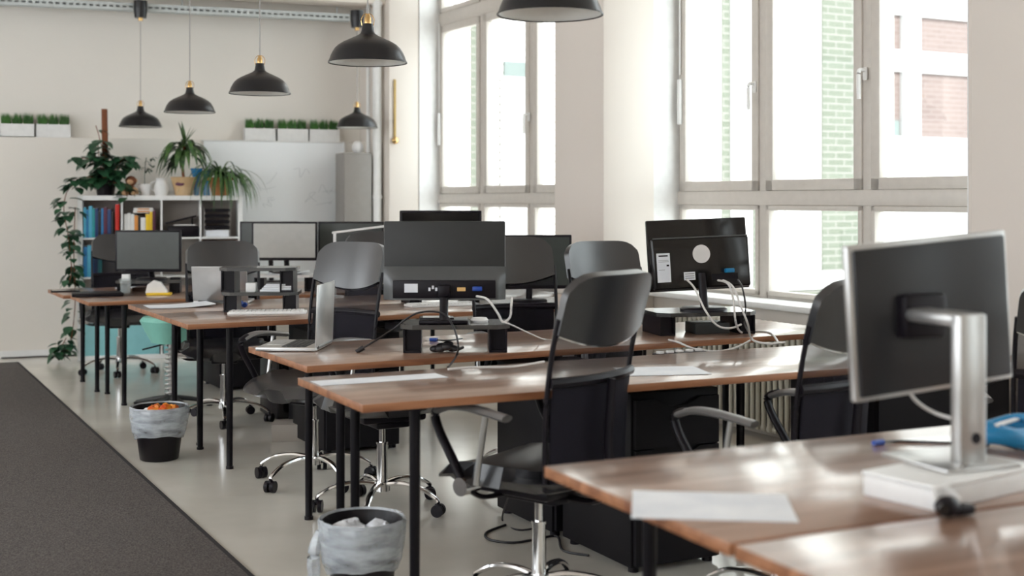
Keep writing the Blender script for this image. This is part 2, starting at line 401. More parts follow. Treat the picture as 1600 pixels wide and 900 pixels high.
m = MB(); m.span((wx(1140), WT - .03, .3), (wx(1172), WT, 9)); m.build('drain_panel', 'stucco', bd)
m = MB(); m.span((wx(786), WT - .03, .4), (wx(822), WT, 2.75)); m.build('blind_window', 'teal', bd)
m = MB(); m.span((wx(780), WT - .035, .3), (wx(828), WT - .03, 2.6)); m.build('window_panel', 'stucco', bd)
RT = 9.0
rb = thing('red_brick_building', 'red brick building with white bands beyond the right window', 'building', O, TH)
m = MB(); m.span((wx(1344, RT), RT, -1), (wx(1750, RT), RT + .5, 11)); m.build('brick_wall', 'rbrick', rb)
def rz_(py, px=1450): 
    r = (px - 800) / FPX; d = Vector((r, 1, 0)); k_ = (RT + O.dot(UY)) / d.dot(UY); return CH - (py - HZ) / FPX * k_
m = MB()
for y0, y1 in ((-60, 28), (82, 115), (215, 520)): m.span((wx(1344, RT), RT - .06, rz_(y1)), (wx(1750, RT), RT, rz_(y0)))
for x0, x1 in ((1344, 1390), (1406, 1433), (1560, 1610)): m.span((wx(x0, RT), RT - .08, -1), (wx(x1, RT), RT, 11))
m.build('white_stucco_bands', 'stucco', rb)
m = MB(); m.span((wx(1392, RT), RT - .02, rz_(255)), (wx(1404, RT), RT - .005, rz_(190))); m.build('window_pane', 'teal', rb)
m = MB(); m.span((.36, -25, -.4), (30, 30, -.3)); gr = m.build('courtyard_ground', 'stucco', loc=O, rz=TH); struct(gr); gr.name = 'trim_4'

# radiator, heating pipe, wall pull
rd = thing('radiator', 'ivory column radiator under the right window sill', 'radiator', O, TH)
t = -.95; n = 0
while t < .95:
    for x in (-.045, -.11):
        pass
    m = MB()
    for x in (-.04, -.085, -.13): m.cyl((x, t, .08), (x, t, .64), .014, seg=10)
    m.box((-.085, t, .655), (.12, .036, .035), .012); m.box((-.085, t, .07), (.12, .036, .035), .012)
    m.build('radiator_column', 'ivory', rd); t += .05
m = MB(); m.cyl((-.085, -.98, .075), (-.085, .95, .075), .012); m.cyl((-.085, -.98, .65), (-.085, .95, .65), .012); m.cyl((-.085, -.9, 0), (-.085, -.9, .07), .016); m.cyl((-.085, .9, 0), (-.085, .9, .07), .016)
m.build('radiator_pipe', 'ivory', rd)
m = MB(); m.cyl((-.085, -.98, .65), (-.085, -1.06, .65), .018); m.build('valve', 'white', rd)
pp = pt(589, 312, 11.72); pp.z = 0
hp = thing('heating_pipe', 'white vertical heating pipe in the corner beside the wall pier', 'pipe', pp)
m = MB(); m.cyl((0, 0, 0), (0, 0, 3.9), .040); m.cyl((-.085, .05, 0), (-.085, .05, 3.9), .018); m.build('pipe_run', 'white', hp)
for z in (1.38, 3.15, .3):
    m = MB(); m.cyl((0, 0, z), (0, 0, z + .03), .05); m.box((.02, .05, z + .015), (.03, .12, .02)); m.build('pipe_clamp', 'white', hp)
cp = O + UY * 5.085 + UX * -.19
cp = Vector(((617 - 800) / FPX * 11.55, 11.55, 0))
# end face of the corner pier faces the camera side: find the point on it
k_ = (5.09 - (-O).dot(UY)) / Vector(((617 - 800) / FPX, 1, 0)).dot(UY); cp = Vector(((617 - 800) / FPX, 1, 0)) * k_
lo, hi = CH - (216 - HZ) / FPX * k_, CH - (124 - HZ) / FPX * k_
pu = thing('hanging_pull', 'thin ochre wooden pull with a round brass knob hanging on the corner pier', 'pull', (cp.x, cp.y, lo), TH)
m = MB(); m.box((0, 0, (hi - lo) / 2), (.022, .012, hi - lo), .004); m.build('rod', 'gold', pu)
m = MB(); m.ball((0, -.012, -.02), .033, (1, .7, 1)); m.build('knob', 'brass', pu)

# ================================================================== DESKS
def desk(far_left, ang, L, D, h, legs, label, th=.026):
    a = R(ang); ax = Vector((math.cos(a), math.sin(a), 0)); ay = Vector((-math.sin(a), math.cos(a), 0))
    ctr = Vector((far_left[0], far_left[1], 0)) + ax * L / 2 - ay * D / 2
    t = thing('office_desk', label, 'desk', ctr, a, 'walnut desks in four back to back rows')
    m = MB(); m.box((0, 0, h - th / 2), (L, D, th), .0025); 
    o = m.build('tabletop', ['desk', 'desk_edge'], t)
    for p in o.data.polygons:
        if abs(p.normal.z) < .5: p.material_index = 1
    for (x, y) in legs:
        m = MB(); m.cyl((x - L / 2, D / 2 - y, .012), (x - L / 2, D / 2 - y, h - th - .008), .0155, .0175, 20); m.cyl((x - L / 2, D / 2 - y, h - th - .008), (x - L / 2, D / 2 - y, h - th), .04)
        lg = m.build('leg', 'blackm', t)
        m = MB(); m.cyl((x - L / 2, D / 2 - y, 0), (x - L / 2, D / 2 - y, .014), .019); m.build('foot_cap', 'black', lg)
    return t, ctr, ax, ay
def std(L, D, i=.25): return [(i, .06), (i, D - .06), (L - .2, .06), (L - .2, D - .06)]
r1 = (-3.47, 9.57); y1 = Vector((math.sin(TH), -math.cos(TH)))
desk(r1, 28.4, 2.7, .69, .70, std(2.7, .69, .24), 'walnut desk in the farthest row, rear half closest to the white bookshelf')
desk((r1[0] + y1.x * .705 + .04, r1[1] + y1.y * .705 + .02), 28.4, 2.7, .69, .70, std(2.7, .69, .24), 'walnut desk in the farthest row, front half with the water glass and tape dispenser')
r2 = (-2.275, 7.584)
desk(r2, 28.4, 2.72, .695, .75, std(2.72, .695, .26), 'walnut desk under the loose papers and upright silver laptop, rear half of its row')
desk((r2[0] + y1.x * .70, r2[1] + y1.y * .70), 28.4, 2.72, .695, .75, std(2.72, .695, .23), 'walnut desk carrying the two tier black riser and white keyboard')
desk((-1.114, 5.41), 28.6, 2.68, .73, .75, [(.25, .05), (.16, .66), (2.48, .06), (2.48, .67)], 'walnut desk carrying the open laptop and two big monitors on black risers')
desk((-.747, 4.46), 26.6, 2.75, .66, .75, [(.20, .03), (.19, .61), (1.85, .06), (1.85, .60)], 'bare walnut desk with papers, behind the nearest black chair')
desk((.0745, 2.98), 25.5, 2.5, .74, .75, [(.25, .06), (.2, .68), (2.3, .06), (2.3, .68)], 'walnut desk in the foreground under the silver monitor')
a4 = R(25.5); f4 = (.0745 + math.sin(a4) * .755, 2.98 - math.cos(a4) * .755)
desk(f4, 25.5, 2.5, .7, .75, [(.25, .06), (.2, .64), (2.3, .06), (2.3, .64)], 'blurred reddish walnut desk cut off by the lower right photo corner')

def pedestal(fl, ang, W, D, Hh, label):
    a = R(ang); ax = Vector((math.cos(a), math.sin(a), 0)); ay = Vector((-math.sin(a), math.cos(a), 0))
    c = Vector((fl[0], fl[1], 0)) + ax * W / 2 + ay * D / 2
    t = thing('drawer_pedestal', label, 'drawer unit', c, a, 'black drawer pedestals under the desks')
    m = MB(); m.box((0, .01, Hh / 2 + .01), (W, D - .02, Hh - .02), .004); m.build('cabinet_body', 'ped', t)
    hs = [.30, .30, .40]; z = .03
    for k, f in enumerate(reversed(hs)):
        dh = (Hh - .05) * f
        d = MB(); y = -D / 2; n = 12
        top = [(-W / 2 + .01, z + dh - .006)] + [(-.1 + .2 * i / n, z + dh - .006 - .03 * math.sin(math.pi * i / n)) for i in range(n + 1)] + [(W / 2 - .01, z + dh - .006)]
        pl = [(-W / 2 + .01, z)] + top + [(W / 2 - .01, z)]
        d.prism([(x, zz) for x, zz in pl], 0, .018)
        bmesh.ops.transform(d.bm, matrix=Matrix.Translation((0, y + .018, 0)) @ Matrix.Rotation(R(90), 4, 'X'), verts=d.bm.verts[:])
        d.build('drawer', 'ped', t); z += dh
    for sx in (-1, 1):
        for sy in (-1, 1):
            m = MB(); m.cyl((sx * (W / 2 - .03), sy * (D / 2 - .05), 0), (sx * (W / 2 - .03), sy * (D / 2 - .05), .022), .02); m.build('glide', 'black', t)
    return t
pf = (.443, 4.66); uy = (-math.sin(R(28)), math.cos(R(28)))
pedestal(pf, 27, .39, .53, .66, 'black drawer unit with curved grips under the bare desk, right of nearest chair')
pedestal((pf[0] + uy[0] * .58, pf[1] + uy[1] * .58), 27, .39, .52, .66, 'black drawer unit behind nearest chair, grey side seen above its seat')
pf2 = (-1.0, 6.85)
pedestal(pf2, 28.4, .44, .53, .64, 'black drawer unit under the white keyboard desk, behind paired thin table legs')
pedestal((pf2[0] + y1.x * -.58 + .14, pf2[1] - y1.y * .58 + .07), 28.4, .44, .5, .64, 'black drawer unit at the back of second row behind the seat of the turned chair')
pedestal((-2.08, 9.13), 28.4, .42, .5, .6, 'black drawer unit under the farthest desk row right of the mint stool')

pedestal((1.42, 4.98), 27, .40, .52, .66, 'black drawer unit under the bare desk close to the window, left one of two')
pedestal((1.80, 5.17), 27, .30, .52, .66, 'black drawer unit under the bare desk, nearest to the right window pier')

# ================================================================== CHAIRS
def make_chair(label):
    t = thing('office_chair', label, 'chair', (0, 0, 0), 0, 'black mesh back office chairs')
    # seat
    def seat(u, v):
        x = (u - .5) * 2; y = (v - .5) * 2
        k = 1 / max(1, (abs(x) ** 4 + abs(y) ** 4) ** .25)
        return (x * .245 * k, .02 + y * .235 * k, .475 - .035 * max(0, y) ** 3 + .012 * x * x - .01 * (1 - x * x) * (1 - y * y))
    m = MB(); m.sheet(seat, 16, 16, .07); m.build('seat', 'leather', t)
    m = MB(); m.box((0, 0, .425), (.30, .30, .04), .015); m.box((0, -.02, .395), (.16, .22, .035), .01); m.build('seat_pan', 'black', t)
    # backrest: a leaning, slightly curved sheet
    def back(x, z):   # x -1..1, z height
        hw = .225 if z > .95 else .225 - .01 * ((.95 - z) / .45)
        k = (z - .48) / .66
        y = -.235 - .11 * k + .035 * math.sin(k * 3.0) + .045 * x * x
        return Vector((x * hw, y, z))
    def cush(u, v):
        x = (u - .5) * 2; lo_ = .955 - .045 * (1 - x * x); top_ = 1.14 - .05 * abs(x) ** 7
        z = lo_ + (top_ - lo_) * v; p = back(x * (1 if v < .8 else 1 - .02 * ((v - .8) / .2) ** 2), z); return p
    m = MB(); m.sheet(cush, 18, 10, .035); m.build('headrest_cushion', 'leather', t)
    m = MB(); m.sheet(lambda u, v: back((u - .5) * 1.94, .50 + v * .45), 12, 12, .006); m.build('mesh_back', 'meshf', t)
    m = MB(); m.sheet(lambda u, v: back((u - .5) * 1.9, .47 + v * .325) + Vector((0, -.008, 0)), 12, 8, .006); m.build('lumbar_panel', 'meshlow', t)
    m = MB()
    for sx in (-1, 1): m.tube([back(sx, z) + Vector((0, 0, 0)) for z in (.46, .6, .75, .9, 1.0)], .0085, 8)
    m.tube([back(x / 4, .462) for x in range(-4, 5)], .0085, 8)
    m.tube([back(x / 4, .80) + Vector((0, -.01, 0)) for x in range(-4, 5)], .014, 8, flat=1.2)
    m.build('back_frame', 'black', t)
    m = MB(); m.tube([back(x / 5, .95 - .045 * (1 - (x / 5) ** 2)) + Vector((0, -.012, 0)) for x in range(-5, 6)], .005, 6); m.build('trim_wire', 'chrome', t)
    m = MB(); m.tube([(0, -.06, .40), (0, -.22, .395), (0, -.285, .45), (0, -.28, .60), (0, -.295, .80)], lambda q: .022 - .006 * q, 8, flat=.5); m.build('back_spine', 'black', t)
    for sx in (-1, 1):
        x = sx * .275
        m = MB(); m.tube([(x, .09, .45), (x, .14, .53), (x, .20, .62), (x, .215, .675), (x * 1.01, .17, .698)], .017, 10, flat=.8); arm = m.build('armrest', 'black', t)
        m = MB(); m.tube([(x * 1.01, .20, .683), (x * 1.01, .14, .702), (x * 1.01, .05, .703), (x * 1.01, -.09, .685)], lambda q: .030 - .006 * abs(q - .5), 10, flat=.45); m.build('arm_pad', 'armgrey', arm)
        m = MB(); m.cyl((x, .04, .46), (x, .0, .69), .010); m.build('arm_rod', 'alu', arm)
        m = MB(); m.cyl((x - sx * .05, .09, .45), (x + sx * .022, .09, .45), .030); m.build('arm_disc', 'chrome', arm)
        m = MB(); m.tube([(sx * .12, .05, .405), (sx * .22, .06, .41), (x, .08, .445)], .014, 8, flat=.6); m.build('arm_bracket', 'black', arm)
    m = MB(); m.cyl((0, 0, .27), (0, 0, .39), .014); m.build('piston', 'chrome', t)
    m = MB(); m.cyl((0, 0, .11), (0, 0, .29), .025, .023); m.cyl((0, 0, .29), (0, 0, .30), .026); m.build('gas_lift', 'chrome', t)
    m = MB(); m.cyl((0, 0, .085), (0, 0, .125), .036); m.build('base_hub', 'chrome', t)
    for k in range(5):
        a = 2 * math.pi * k / 5 + .3; c, s_ = math.cos(a), math.sin(a)
        m = MB(); m.tube([(c * .02, s_ * .02, .115), (c * .10, s_ * .10, .125), (c * .2, s_ * .2, .112), (c * .27, s_ * .27, .078), (c * .285, s_ * .285, .062)], lambda q: .017 - .006 * q, 8, flat=.7)
        m.build('base_arm', 'chrome', t)
        b = a + .9 + k
        m = MB(); p = Vector((c * .285, s_ * .285, 0)); sd = Vector((math.cos(b), math.sin(b), 0))
        for o_ in (-.015, .015):
            q0 = p + sd * o_ + Vector((0, 0, .027)); m.cyl(q0 - sd * .009, q0 + sd * .009, .027, seg=18)
        m.box((p.x, p.y, .045), (.018, .03, .022), .005, rz=b); m.cyl((p.x, p.y, .04), (p.x, p.y, .066), .007)
        m.build('caster', 'black', t)
    return t
chair0 = make_chair('tmp'); used = [False]
def chair(px, d, F, label, hs=1.0, spin=0):
    c = chair0 if not used[0] else copy_tree(chair0); used[0] = True
    c.location = ((px - 800) / FPX * d, d, 0); c.rotation_euler = (0, 0, math.atan2(-F[0], F[1])); c.scale = (1, 1, hs) if hs != 1 else (1, 1, 1)
    c['label'] = label; return c
chair(842, 4.27, (-.777, .63), 'nearest black office chair, turned sideways, big curved armrest and chrome column in front')
chair(984, 6.69, (.45, -.89), 'black office chair with pale shining headrest right behind the nearest chair')
chair(490, 6.22, (-.57, -.82), 'black office chair with shining headrest behind the open laptop, turned left', 1.01)
chair(350, 7.92, (.25, -.97), 'black office chair behind the silver laptop, dark rounded headrest', .965)
chair(187, 10.12, (.25, -.97), 'black office chair in front of the white bookshelf, partly behind a small monitor', .955)
chair(828, 6.30, (.33, -.94), 'black office chair peeping out at the right edge of big grey monitor', 1.03)
chair(1216, 4.22, (-.72, .69), 'black office chair left of the silver monitor, radiator beside its backrest', .985)
chair(1652, 4.55, (.05, 1), 'black office chair cut off by the right photo edge, in front of the other', .975)
chair(1655, 5.9, (.1, 1), 'farther black office chair whose headrest top shows at the right photo edge', .94)
chair(590, 8.75, (.1, -.99), 'black office chair behind the thin white lamp arm, only headrest showing', 1.0)

st_ = thing('swivel_stool', 'black padded swivel stool pushed under the laptop desk, chrome column between the table legs', 'stool', ((597 - 800) / FPX * 5.66, 5.66, 0), .5)
for ch in [k for k in bpy.data.objects if k.parent == chair0]:
    if ch.name.split('.')[0] in ('seat', 'seat_pan', 'piston', 'gas_lift', 'base_hub', 'base_arm', 'caster'): copy_tree(ch, st_)

# ================================================================== MONITORS AND RISERS
def riser(ctr, rz, W, D, Hh, z0, label, open_ped=True, top='risertop', group='black monitor risers on the desks'):
    t = thing('monitor_riser', label, 'monitor stand', (ctr[0], ctr[1], z0), rz, group)
    c = .05; P = [(-W / 2, -D / 2 + c), (-W / 2 + c, -D / 2), (W / 2 - c, -D / 2), (W / 2, -D / 2 + c), (W / 2, D / 2 - .01), (-W / 2, D / 2 - .01)]
    m = MB(); m.prism(P, Hh - .018, Hh); m.build('shelf_top', top, t)
    for sx in (-1, 1):
        m = MB(); x0 = sx * (W / 2 - .085); x1 = sx * (W / 2 - .012)
        m.span((min(x0, x1), -D / 2 + .03, 0), (min(x0, x1) + .008, D / 2 - .03, Hh - .018)); m.span((max(x0, x1) - .008, -D / 2 + .03, 0), (max(x0, x1), D / 2 - .03, Hh - .018))
        m.span((min(x0, x1), -D / 2 + .05, 0), (max(x0, x1), -D / 2 + .06, Hh - .018)); m.span((min(x0, x1), -D / 2 + .03, 0), (max(x0, x1), D / 2 - .03, .01))
        m.build('side_support', 'black', t)
    return t
def monitor(base, rz, W, Hh, zc, label, style, tilt=0, roll=0, z_base=0.75, cat='monitor', scr='screen', base_r=.11, name='monitor', neck_y=.05, group=None):
    """screen faces local -y; base = point under the stand, zc = height of panel centre"""
    t = thing(name, label, cat, (base[0], base[1], z_base), rz, group or 'computer monitors on the desks')
    zc = zc - z_base
    X = Matrix.Translation((0, -.03, zc)) @ Matrix.Rotation(roll, 4, 'Y') @ Matrix.Rotation(tilt, 4, 'X')
    def addm(name, mats, parent, fill):
        m = MB(); fill(m); bmesh.ops.transform(m.bm, matrix=X, verts=m.bm.verts[:]); return m.build(name, mats, parent)
    hous = {'front': 'black', 'grey': 'dgrey', 'gloss': 'gloss', 'silver': 'greypl', 'black': 'black'}[style]
    def casef(m):
        m.box((0, 0, 0), (W, .022, Hh), .006)
        if style == 'silver': m.box((0, .012, 0), (W * .93, .012, Hh * .9), .006)
    case = addm('housing', 'alu' if style == 'silver' else hous, t, casef)
    addm('screen', scr, case, lambda m: m.box((0, -.0105, .004), (W - .03, .004, Hh - .035)))
    if style == 'silver':
        addm('back_panel', mat('dark_aluminium', (.016, .016, .018), .34, metal=0, spec=.4), case, lambda m: m.box((0, .0135, 0), (W - .022, .014, Hh - .022), .006))
        def col(m):
            m.box((0, .16, (-zc + (.06)) / 2 + .03), (.072, .03, zc + .06), .006)
        m = MB(); m.box((.070, .17, (zc + .02) / 2), (.074, .034, zc + .02), .008); neck = m.build('stand_column', 'alu', t)
        m = MB(); m.box((.070, .085, zc + .005), (.074, .20, .03), .012); m.build('stand_bracket', 'alu', neck)
        m = MB(); m.box((.05, .0, zc + .0), (.12, .04, .10), .01); m.build('mount_plate', 'black', neck)
        m = MB(); m.cyl((.065, .187, zc * .20), (.065, .189, zc * .20), .012); m.build('cable_hole', 'black', neck)
        m = MB(); m.box((.075, .12, .005), (.20, .21, .010), .004); m.build('stand_base', 'alu', t)
        return t
    if style == 'grey':
        def bulge(m):
            def f(u, v):
                x = (u - .5) * W; z = -Hh / 2 + Hh * .42 * v
                return (x, .012 + .045 * math.sin(math.pi * min(1, (1 - v) * 1.6) / 2) * (1 - abs(2 * u - 1) ** 8), z)
            m.sheet(f, 24, 14, .003)
        addm('back_bulge', 'greypl', case, bulge)
        def port(m): m.box((0, .056, -Hh / 2 + .045), (W * .84, .008, .075), .003)
        pr = addm('port_recess', 'black', case, port)
        addm('rating_label', 'paper', pr, lambda m: m.box((W * .27, .0605, -Hh / 2 + .05), (.055, .002, .036)))
        addm('rating_label', 'paper', pr, lambda m: [m.box((W * .12 - .014 * k, .0605, -Hh / 2 + .045 + .008 * (k % 2)), (.009, .002, .014)) for k in range(4)])
        addm('blue_video_plug', 'vga', pr, lambda m: m.box((-W * .27, .07, -Hh / 2 + .048), (.04, .03, .018), .003))
        addm('socket_panel', 'brass', pr, lambda m: m.box((-W * .14, .0605, -Hh / 2 + .045), (.035, .002, .016)))
    elif style == 'gloss':
        def body(m):
            m.box((0, .028, -Hh * .12), (W * .97, .045, Hh * .72), .012, seg=3)
        bd_ = addm('rear_cover', 'gloss', case, body)
        addm('rear_ridge', 'greypl', bd_, lambda m: m.box((0, .05, Hh * .235), (W * .95, .006, .008), .003))
        addm('round_emblem', 'wplastic', bd_, lambda m: m.cyl((0, .0505, .0), (0, .053, .0), .043, seg=32))
        addm('rating_label', 'paper', bd_, lambda m: m.box((W * .38, .0515, -Hh * .17), (.065, .002, .135)))
        addm('label_print', 'black', bd_, lambda m: [m.box((W * .38 + dx, .0527, -Hh * .17 + dz), (sw, .001, sh)) for dx, dz, sw, sh in ((0, .055, .045, .006), (-.02, .01, .012, .008), (.0, .035, .05, .0015), (.0, .028, .05, .0015), (.01, -.01, .03, .0015))])
        addm('rating_label', 'paper', bd_, lambda m: m.box((W * .13, .0515, -Hh * .30), (.055, .002, .038)))
        addm('label_print', 'greypl', bd_, lambda m: [m.box((W * .13 + .0, .0527, -Hh * .30 + dz), (.045, .001, .003)) for dz in (-.01, 0, .01)])
        addm('socket_recess', 'black', bd_, lambda m: m.box((-W * .22, .05, -Hh * .33), (.13, .006, .03)))
        addm('blue_video_plug', 'blue', bd_, lambda m: m.box((-W * .26, .065, -Hh * .25), (.04, .035, .02), .004))
    else:
        addm('rear_cover', hous, case, lambda m: m.box((0, .025, -Hh * .05), (W * .7, .035, Hh * .6), .012))
        if scr: addm('control_buttons', 'greypl', case, lambda m: [m.box((-W * .43 + .018 * k, -.0115, -Hh / 2 + .009), (.009, .002, .004)) for k in range(3)])
    m = MB(); bz = zc - Hh / 2
    if style == 'grey':
        m.tube([(0, .10, .0), (0, .07, bz * .6), (0, .03, bz + .05)], .018, 10, smooth=False)
        m.box((0, .045, bz + .04), (.05, .05, .05), .008)
    else:
        m.tube([(0, neck_y + .02, .0), (0, neck_y, bz * .6), (0, .02, bz + .08)], .02, 10, smooth=False)
    m.build('stand_neck', 'black', t)
    m = MB()
    if style == 'grey': m.box((0, .05, .008), (.20, .15, .016), .006)
    else: m.lathe([(0.0005, 0), (base_r, 0), (base_r, .008), (base_r * .9, .016), (.0005, .017)], (0, neck_y, 0), 36)
    m.build('stand_base', 'black', t)
    return t

# monitor on near desk, on its flat white box
bx = thing('flat_box', 'flat white box lying under the silver monitor foot', 'box', (0, 0, 0))
nb, lb, rbp = onz(1462, 800, .75), onz(1350, 776, .75), onz(1610, 766, .75)
ex = (rbp - nb).normalized(); rzb = math.atan2(ex.y, ex.x); ey = Vector((-ex.y, ex.x, 0)); bl_, bw_ = .36, .18
bc = nb + ex * bl_ / 2 + ey * bw_ / 2; bx.location = (bc.x, bc.y, .75); bx.rotation_euler = (0, 0, rzb)
m = MB(); m.box((0, 0, .021), (bl_, bw_, .042), .004); m.build('box_body', 'wplastic', bx)
m = MB(); m.box((0, 0, .047), (bl_ + .004, bw_ + .004, .010), .003); m.build('box_lid', 'white', bx)
pl_, pr_ = pt(1325, 500, 2.85), pt(1572, 475, 3.03)
dv = pr_ - pl_; rzm = math.atan2(dv.y, dv.x) + math.pi
cen = (pl_ + pr_) / 2
yl = Vector((-math.sin(rzm), math.cos(rzm), 0))     # local +y (rear of the monitor, towards us)
m1b = Vector((cen.x, cen.y, 0)) + yl * .03
monitor(m1b, rzm, dv.length, .352, 1.108, 'large silver monitor seen from behind, blurred, on the foreground desk', 'silver', roll=R(4), z_base=.8022)

# desk three: grey-backed monitor and gloss-backed monitor on risers
b3 = onz(709, 552, .75); b3 = Vector((b3.x, b3.y + .12, 0))
riser(b3, R(3), .445, .27, .115, .75, 'black monitor riser under the big grey backed monitor, cables inside')
monitor((b3.x - .045, b3.y + .02), R(181), .505, .325, 1.118, 'big matt grey monitor seen from behind in the photo centre', 'grey', z_base=.865)
b2 = onz(1098, 524, .75); b2 = Vector((b2.x, b2.y + .14, 0))
riser(b2, R(14), .49, .30, .105, .75, 'black monitor riser under the glossy monitor near the right window')
monitor((b2.x + .01, b2.y + .02), R(192), .495, .335, 1.112, 'glossy black monitor with round white emblem on its back', 'gloss', tilt=R(5), roll=R(2), z_base=.855)
# row two
p6 = pt(688, 400, 7.75)
riser((p6.x, p6.y), R(20), .46, .26, .11, .75, 'black riser hidden low behind the big grey monitor on second row desk')
monitor((p6.x, p6.y), R(8), .495, .30, 1.155, 'dark monitor whose reflecting top peeks over the big grey monitor', 'front', z_base=.86, scr='gloss')
p7 = pt(828, 408, 7.75)
monitor((p7.x, p7.y), R(4), .50, .325, .995, 'black monitor behind the headrest at the right of big grey monitor', 'black', z_base=.75)
# row one
p0 = pt(234, 400, 9.25)
riser((p0.x, p0.y), R(10), .46, .24, .09, .70, 'low black riser under the small far left monitor')
monitor((p0.x, p0.y), R(-2), .48, .30, 1.03 - .03, 'small far left monitor with dull green grey screen before the bookshelf', 'front', z_base=.79)
p4 = pt(446, 400, 9.45)
riser((p4.x, p4.y), R(5), .46, .24, .12, .70, 'pale riser under the grey screened monitor with papers on it', top='wplastic')
monitor((p4.x, p4.y), R(-1), .485, .285, 1.065, 'pale grey screened monitor right of the dark headrest, farthest row', 'front', z_base=.82, scr='screenlt')
p4b = pt(422, 400, 10.3)
monitor((p4b.x, p4b.y), R(2), .47, .30, 1.045, 'black monitor half hidden behind the pale grey screen, farthest row', 'black', z_base=.70)
p5 = pt(549, 400, 9.95)
monitor((p5.x, p5.y), R(3), .51, .30, 1.05, 'wide black monitor behind the thin white lamp arm', 'black', z_base=.70)

# two tier riser on row two
q0 = onz(345, 489, .75)
rc = Vector((q0.x + .195, q0.y + .15, 0))
riser(rc, R(4), .42, .24, .11, .75, 'lower black riser of the two tier stack beside the silver laptop')
riser((rc.x - .012, rc.y), R(2), .42, .24, .135, .86, 'upper black riser of the two tier stack beside the silver laptop')

# ================================================================== LAPTOPS, KEYBOARD, PAPERS
def laptop(loc, rz, W, D, lid_h, open_deg, label, z=.75, group='laptops'):
    """hinge along local x at y=0; base extends to -y; the lid opens towards +y"""
    t = thing('laptop', label, 'laptop', (loc[0], loc[1], z), rz, group)
    m = MB(); m.box((0, -D / 2, .010), (W, D, .016), .004); b = m.build('laptop_base', 'alu', t)
    m = MB()
    for i in range(5):
        for j in range(13): m.box((-W * .42 + W * .84 * (j + .5) / 13, -D * .22 - i * .021, .0195), (W * .84 / 13 - .003, .017, .003), .0008, seg=1)
    k = m.build('keyboard', 'dgrey', b)
    m = MB(); m.box((0, -D * .8, .0185), (.10, .06, .001)); m.build('touchpad', 'alu', b)
    X = Matrix.Translation((0, 0, .018)) @ Matrix.Rotation(-R(open_deg - 90), 4, 'X')
    m = MB(); m.box((0, 0, lid_h / 2), (W, .007, lid_h), .003); bmesh.ops.transform(m.bm, matrix=X, verts=m.bm.verts[:]); l = m.build('laptop_lid', 'alu', t)
    m = MB(); m.box((0, -.0038, lid_h / 2), (W - .02, .001, lid_h - .025)); bmesh.ops.transform(m.bm, matrix=X, verts=m.bm.verts[:]); m.build('laptop_screen', 'screen', l)
    m = MB(); m.cyl((-W / 2 + .03, 0, .016), (W / 2 - .03, 0, .016), .008); m.build('hinge', 'greypl', t)
    return t
hn, hf = onz(492, 551, .75), onz(520, 537, .75); hd = hf - hn
laptop((hn + hd / 2), math.atan2(hd.y, hd.x) + math.pi, .30, .25, .255, 92, 'open silver laptop seen edge on at the left desk corner')
la = onz(345, 475, .75)
laptop((la.x, la.y), R(182), .325, .22, .215, 105, 'silver laptop seen from behind, beside the two tier black riser')
lc = onz(152, 462, .70)
t = thing('closed_laptop', 'black closed laptop lying at the aisle end of the farthest desk', 'laptop', (lc.x, lc.y, .70), R(20))
m = MB(); m.box((0, 0, .009), (.34, .24, .016), .005); m.build('laptop_base', 'black', t)
m = MB(); m.box((0, 0, .020), (.34, .24, .006), .0025); m.build('laptop_lid', 'black', t)
lc = onz(100, 455, .70)
t = thing('tablet', 'thin black tablet on the far left desk corner', 'tablet', (lc.x + .02, lc.y - .03, .70), R(20))
m = MB(); m.box((0, 0, .005), (.20, .15, .009), .003); m.build('tablet_body', 'black', t)
m = MB(); m.box((0, 0, .0098), (.18, .13, .0008)); m.build('tablet_screen', 'gloss', t)
def keyboard(c, rz, W, D, label, mt, key, z=.75):
    t = thing('keyboard', label, 'keyboard', (c[0], c[1], z), rz)
    m = MB(); m.box((0, 0, .007), (W, D, .014), .004); m.build('keyboard_tray', mt, t)
    m = MB()
    for i in range(5):
        for j in range(17): m.box((-W * .47 + W * .94 * (j + .5) / 17, D * .36 - i * D * .18, .0165), (W * .94 / 17 - .004, D * .15, .006), .001, seg=1)
    m.build('keys', key, t); return t
kc = onz(418, 490, .75); keyboard((kc.x, kc.y), R(7), .42, .13, 'white keyboard in front of the two tier black riser', 'white', 'wplastic')
kc = onz(690, 478, .75); keyboard((kc.x, kc.y), R(25), .42, .14, 'grey keyboard seen below the big grey monitor', 'wplastic', 'grey' if 'grey' in M else 'wplastic')
def sheet(c, rz, W, D, label, z=.75, n=1, curl=0, mt='paper', group='loose papers'):
    m = MB()
    for k in range(n):
        rr = random.Random(k + int(W * 100)); m2 = Matrix.Translation((rr.uniform(-.01, .01), rr.uniform(-.01, .01), 0)) @ Matrix.Rotation(rr.uniform(-.15, .15) * (k > 0), 4, 'Z')
        def f(u, v, k=k, m2=m2):
            p = Vector(((u - .5) * W, (v - .5) * D, .0012 + .0015 * k + curl * ((u - .3) ** 2) * .2)); return m2 @ p
        m.sheet(f, 8, 4, .0008)
    o = m.build('paper_sheet', mt, None, (c[0], c[1], z), rz); return tag(o, label, 'paper', group)
p = onz(280, 479, .75); sheet((p.x, p.y), R(25), .36, .24, 'white loose papers at the left end of second row desk', n=3, curl=.15)
p = onz(592, 591, .75); sheet((p.x, p.y - .035), R(26), .46, .12, 'long pale blue paper along the desk gap at left', n=1)
p = onz(1035, 580, .75); sheet((p.x, p.y), R(10), .30, .22, 'white paper lying on the bare desk right of nearest chair', n=2)
p = onz(1118, 790, .75); sheet((p.x, p.y), R(-6), .32, .235, 'glossy blurred paper on the foreground desk corner', n=1)
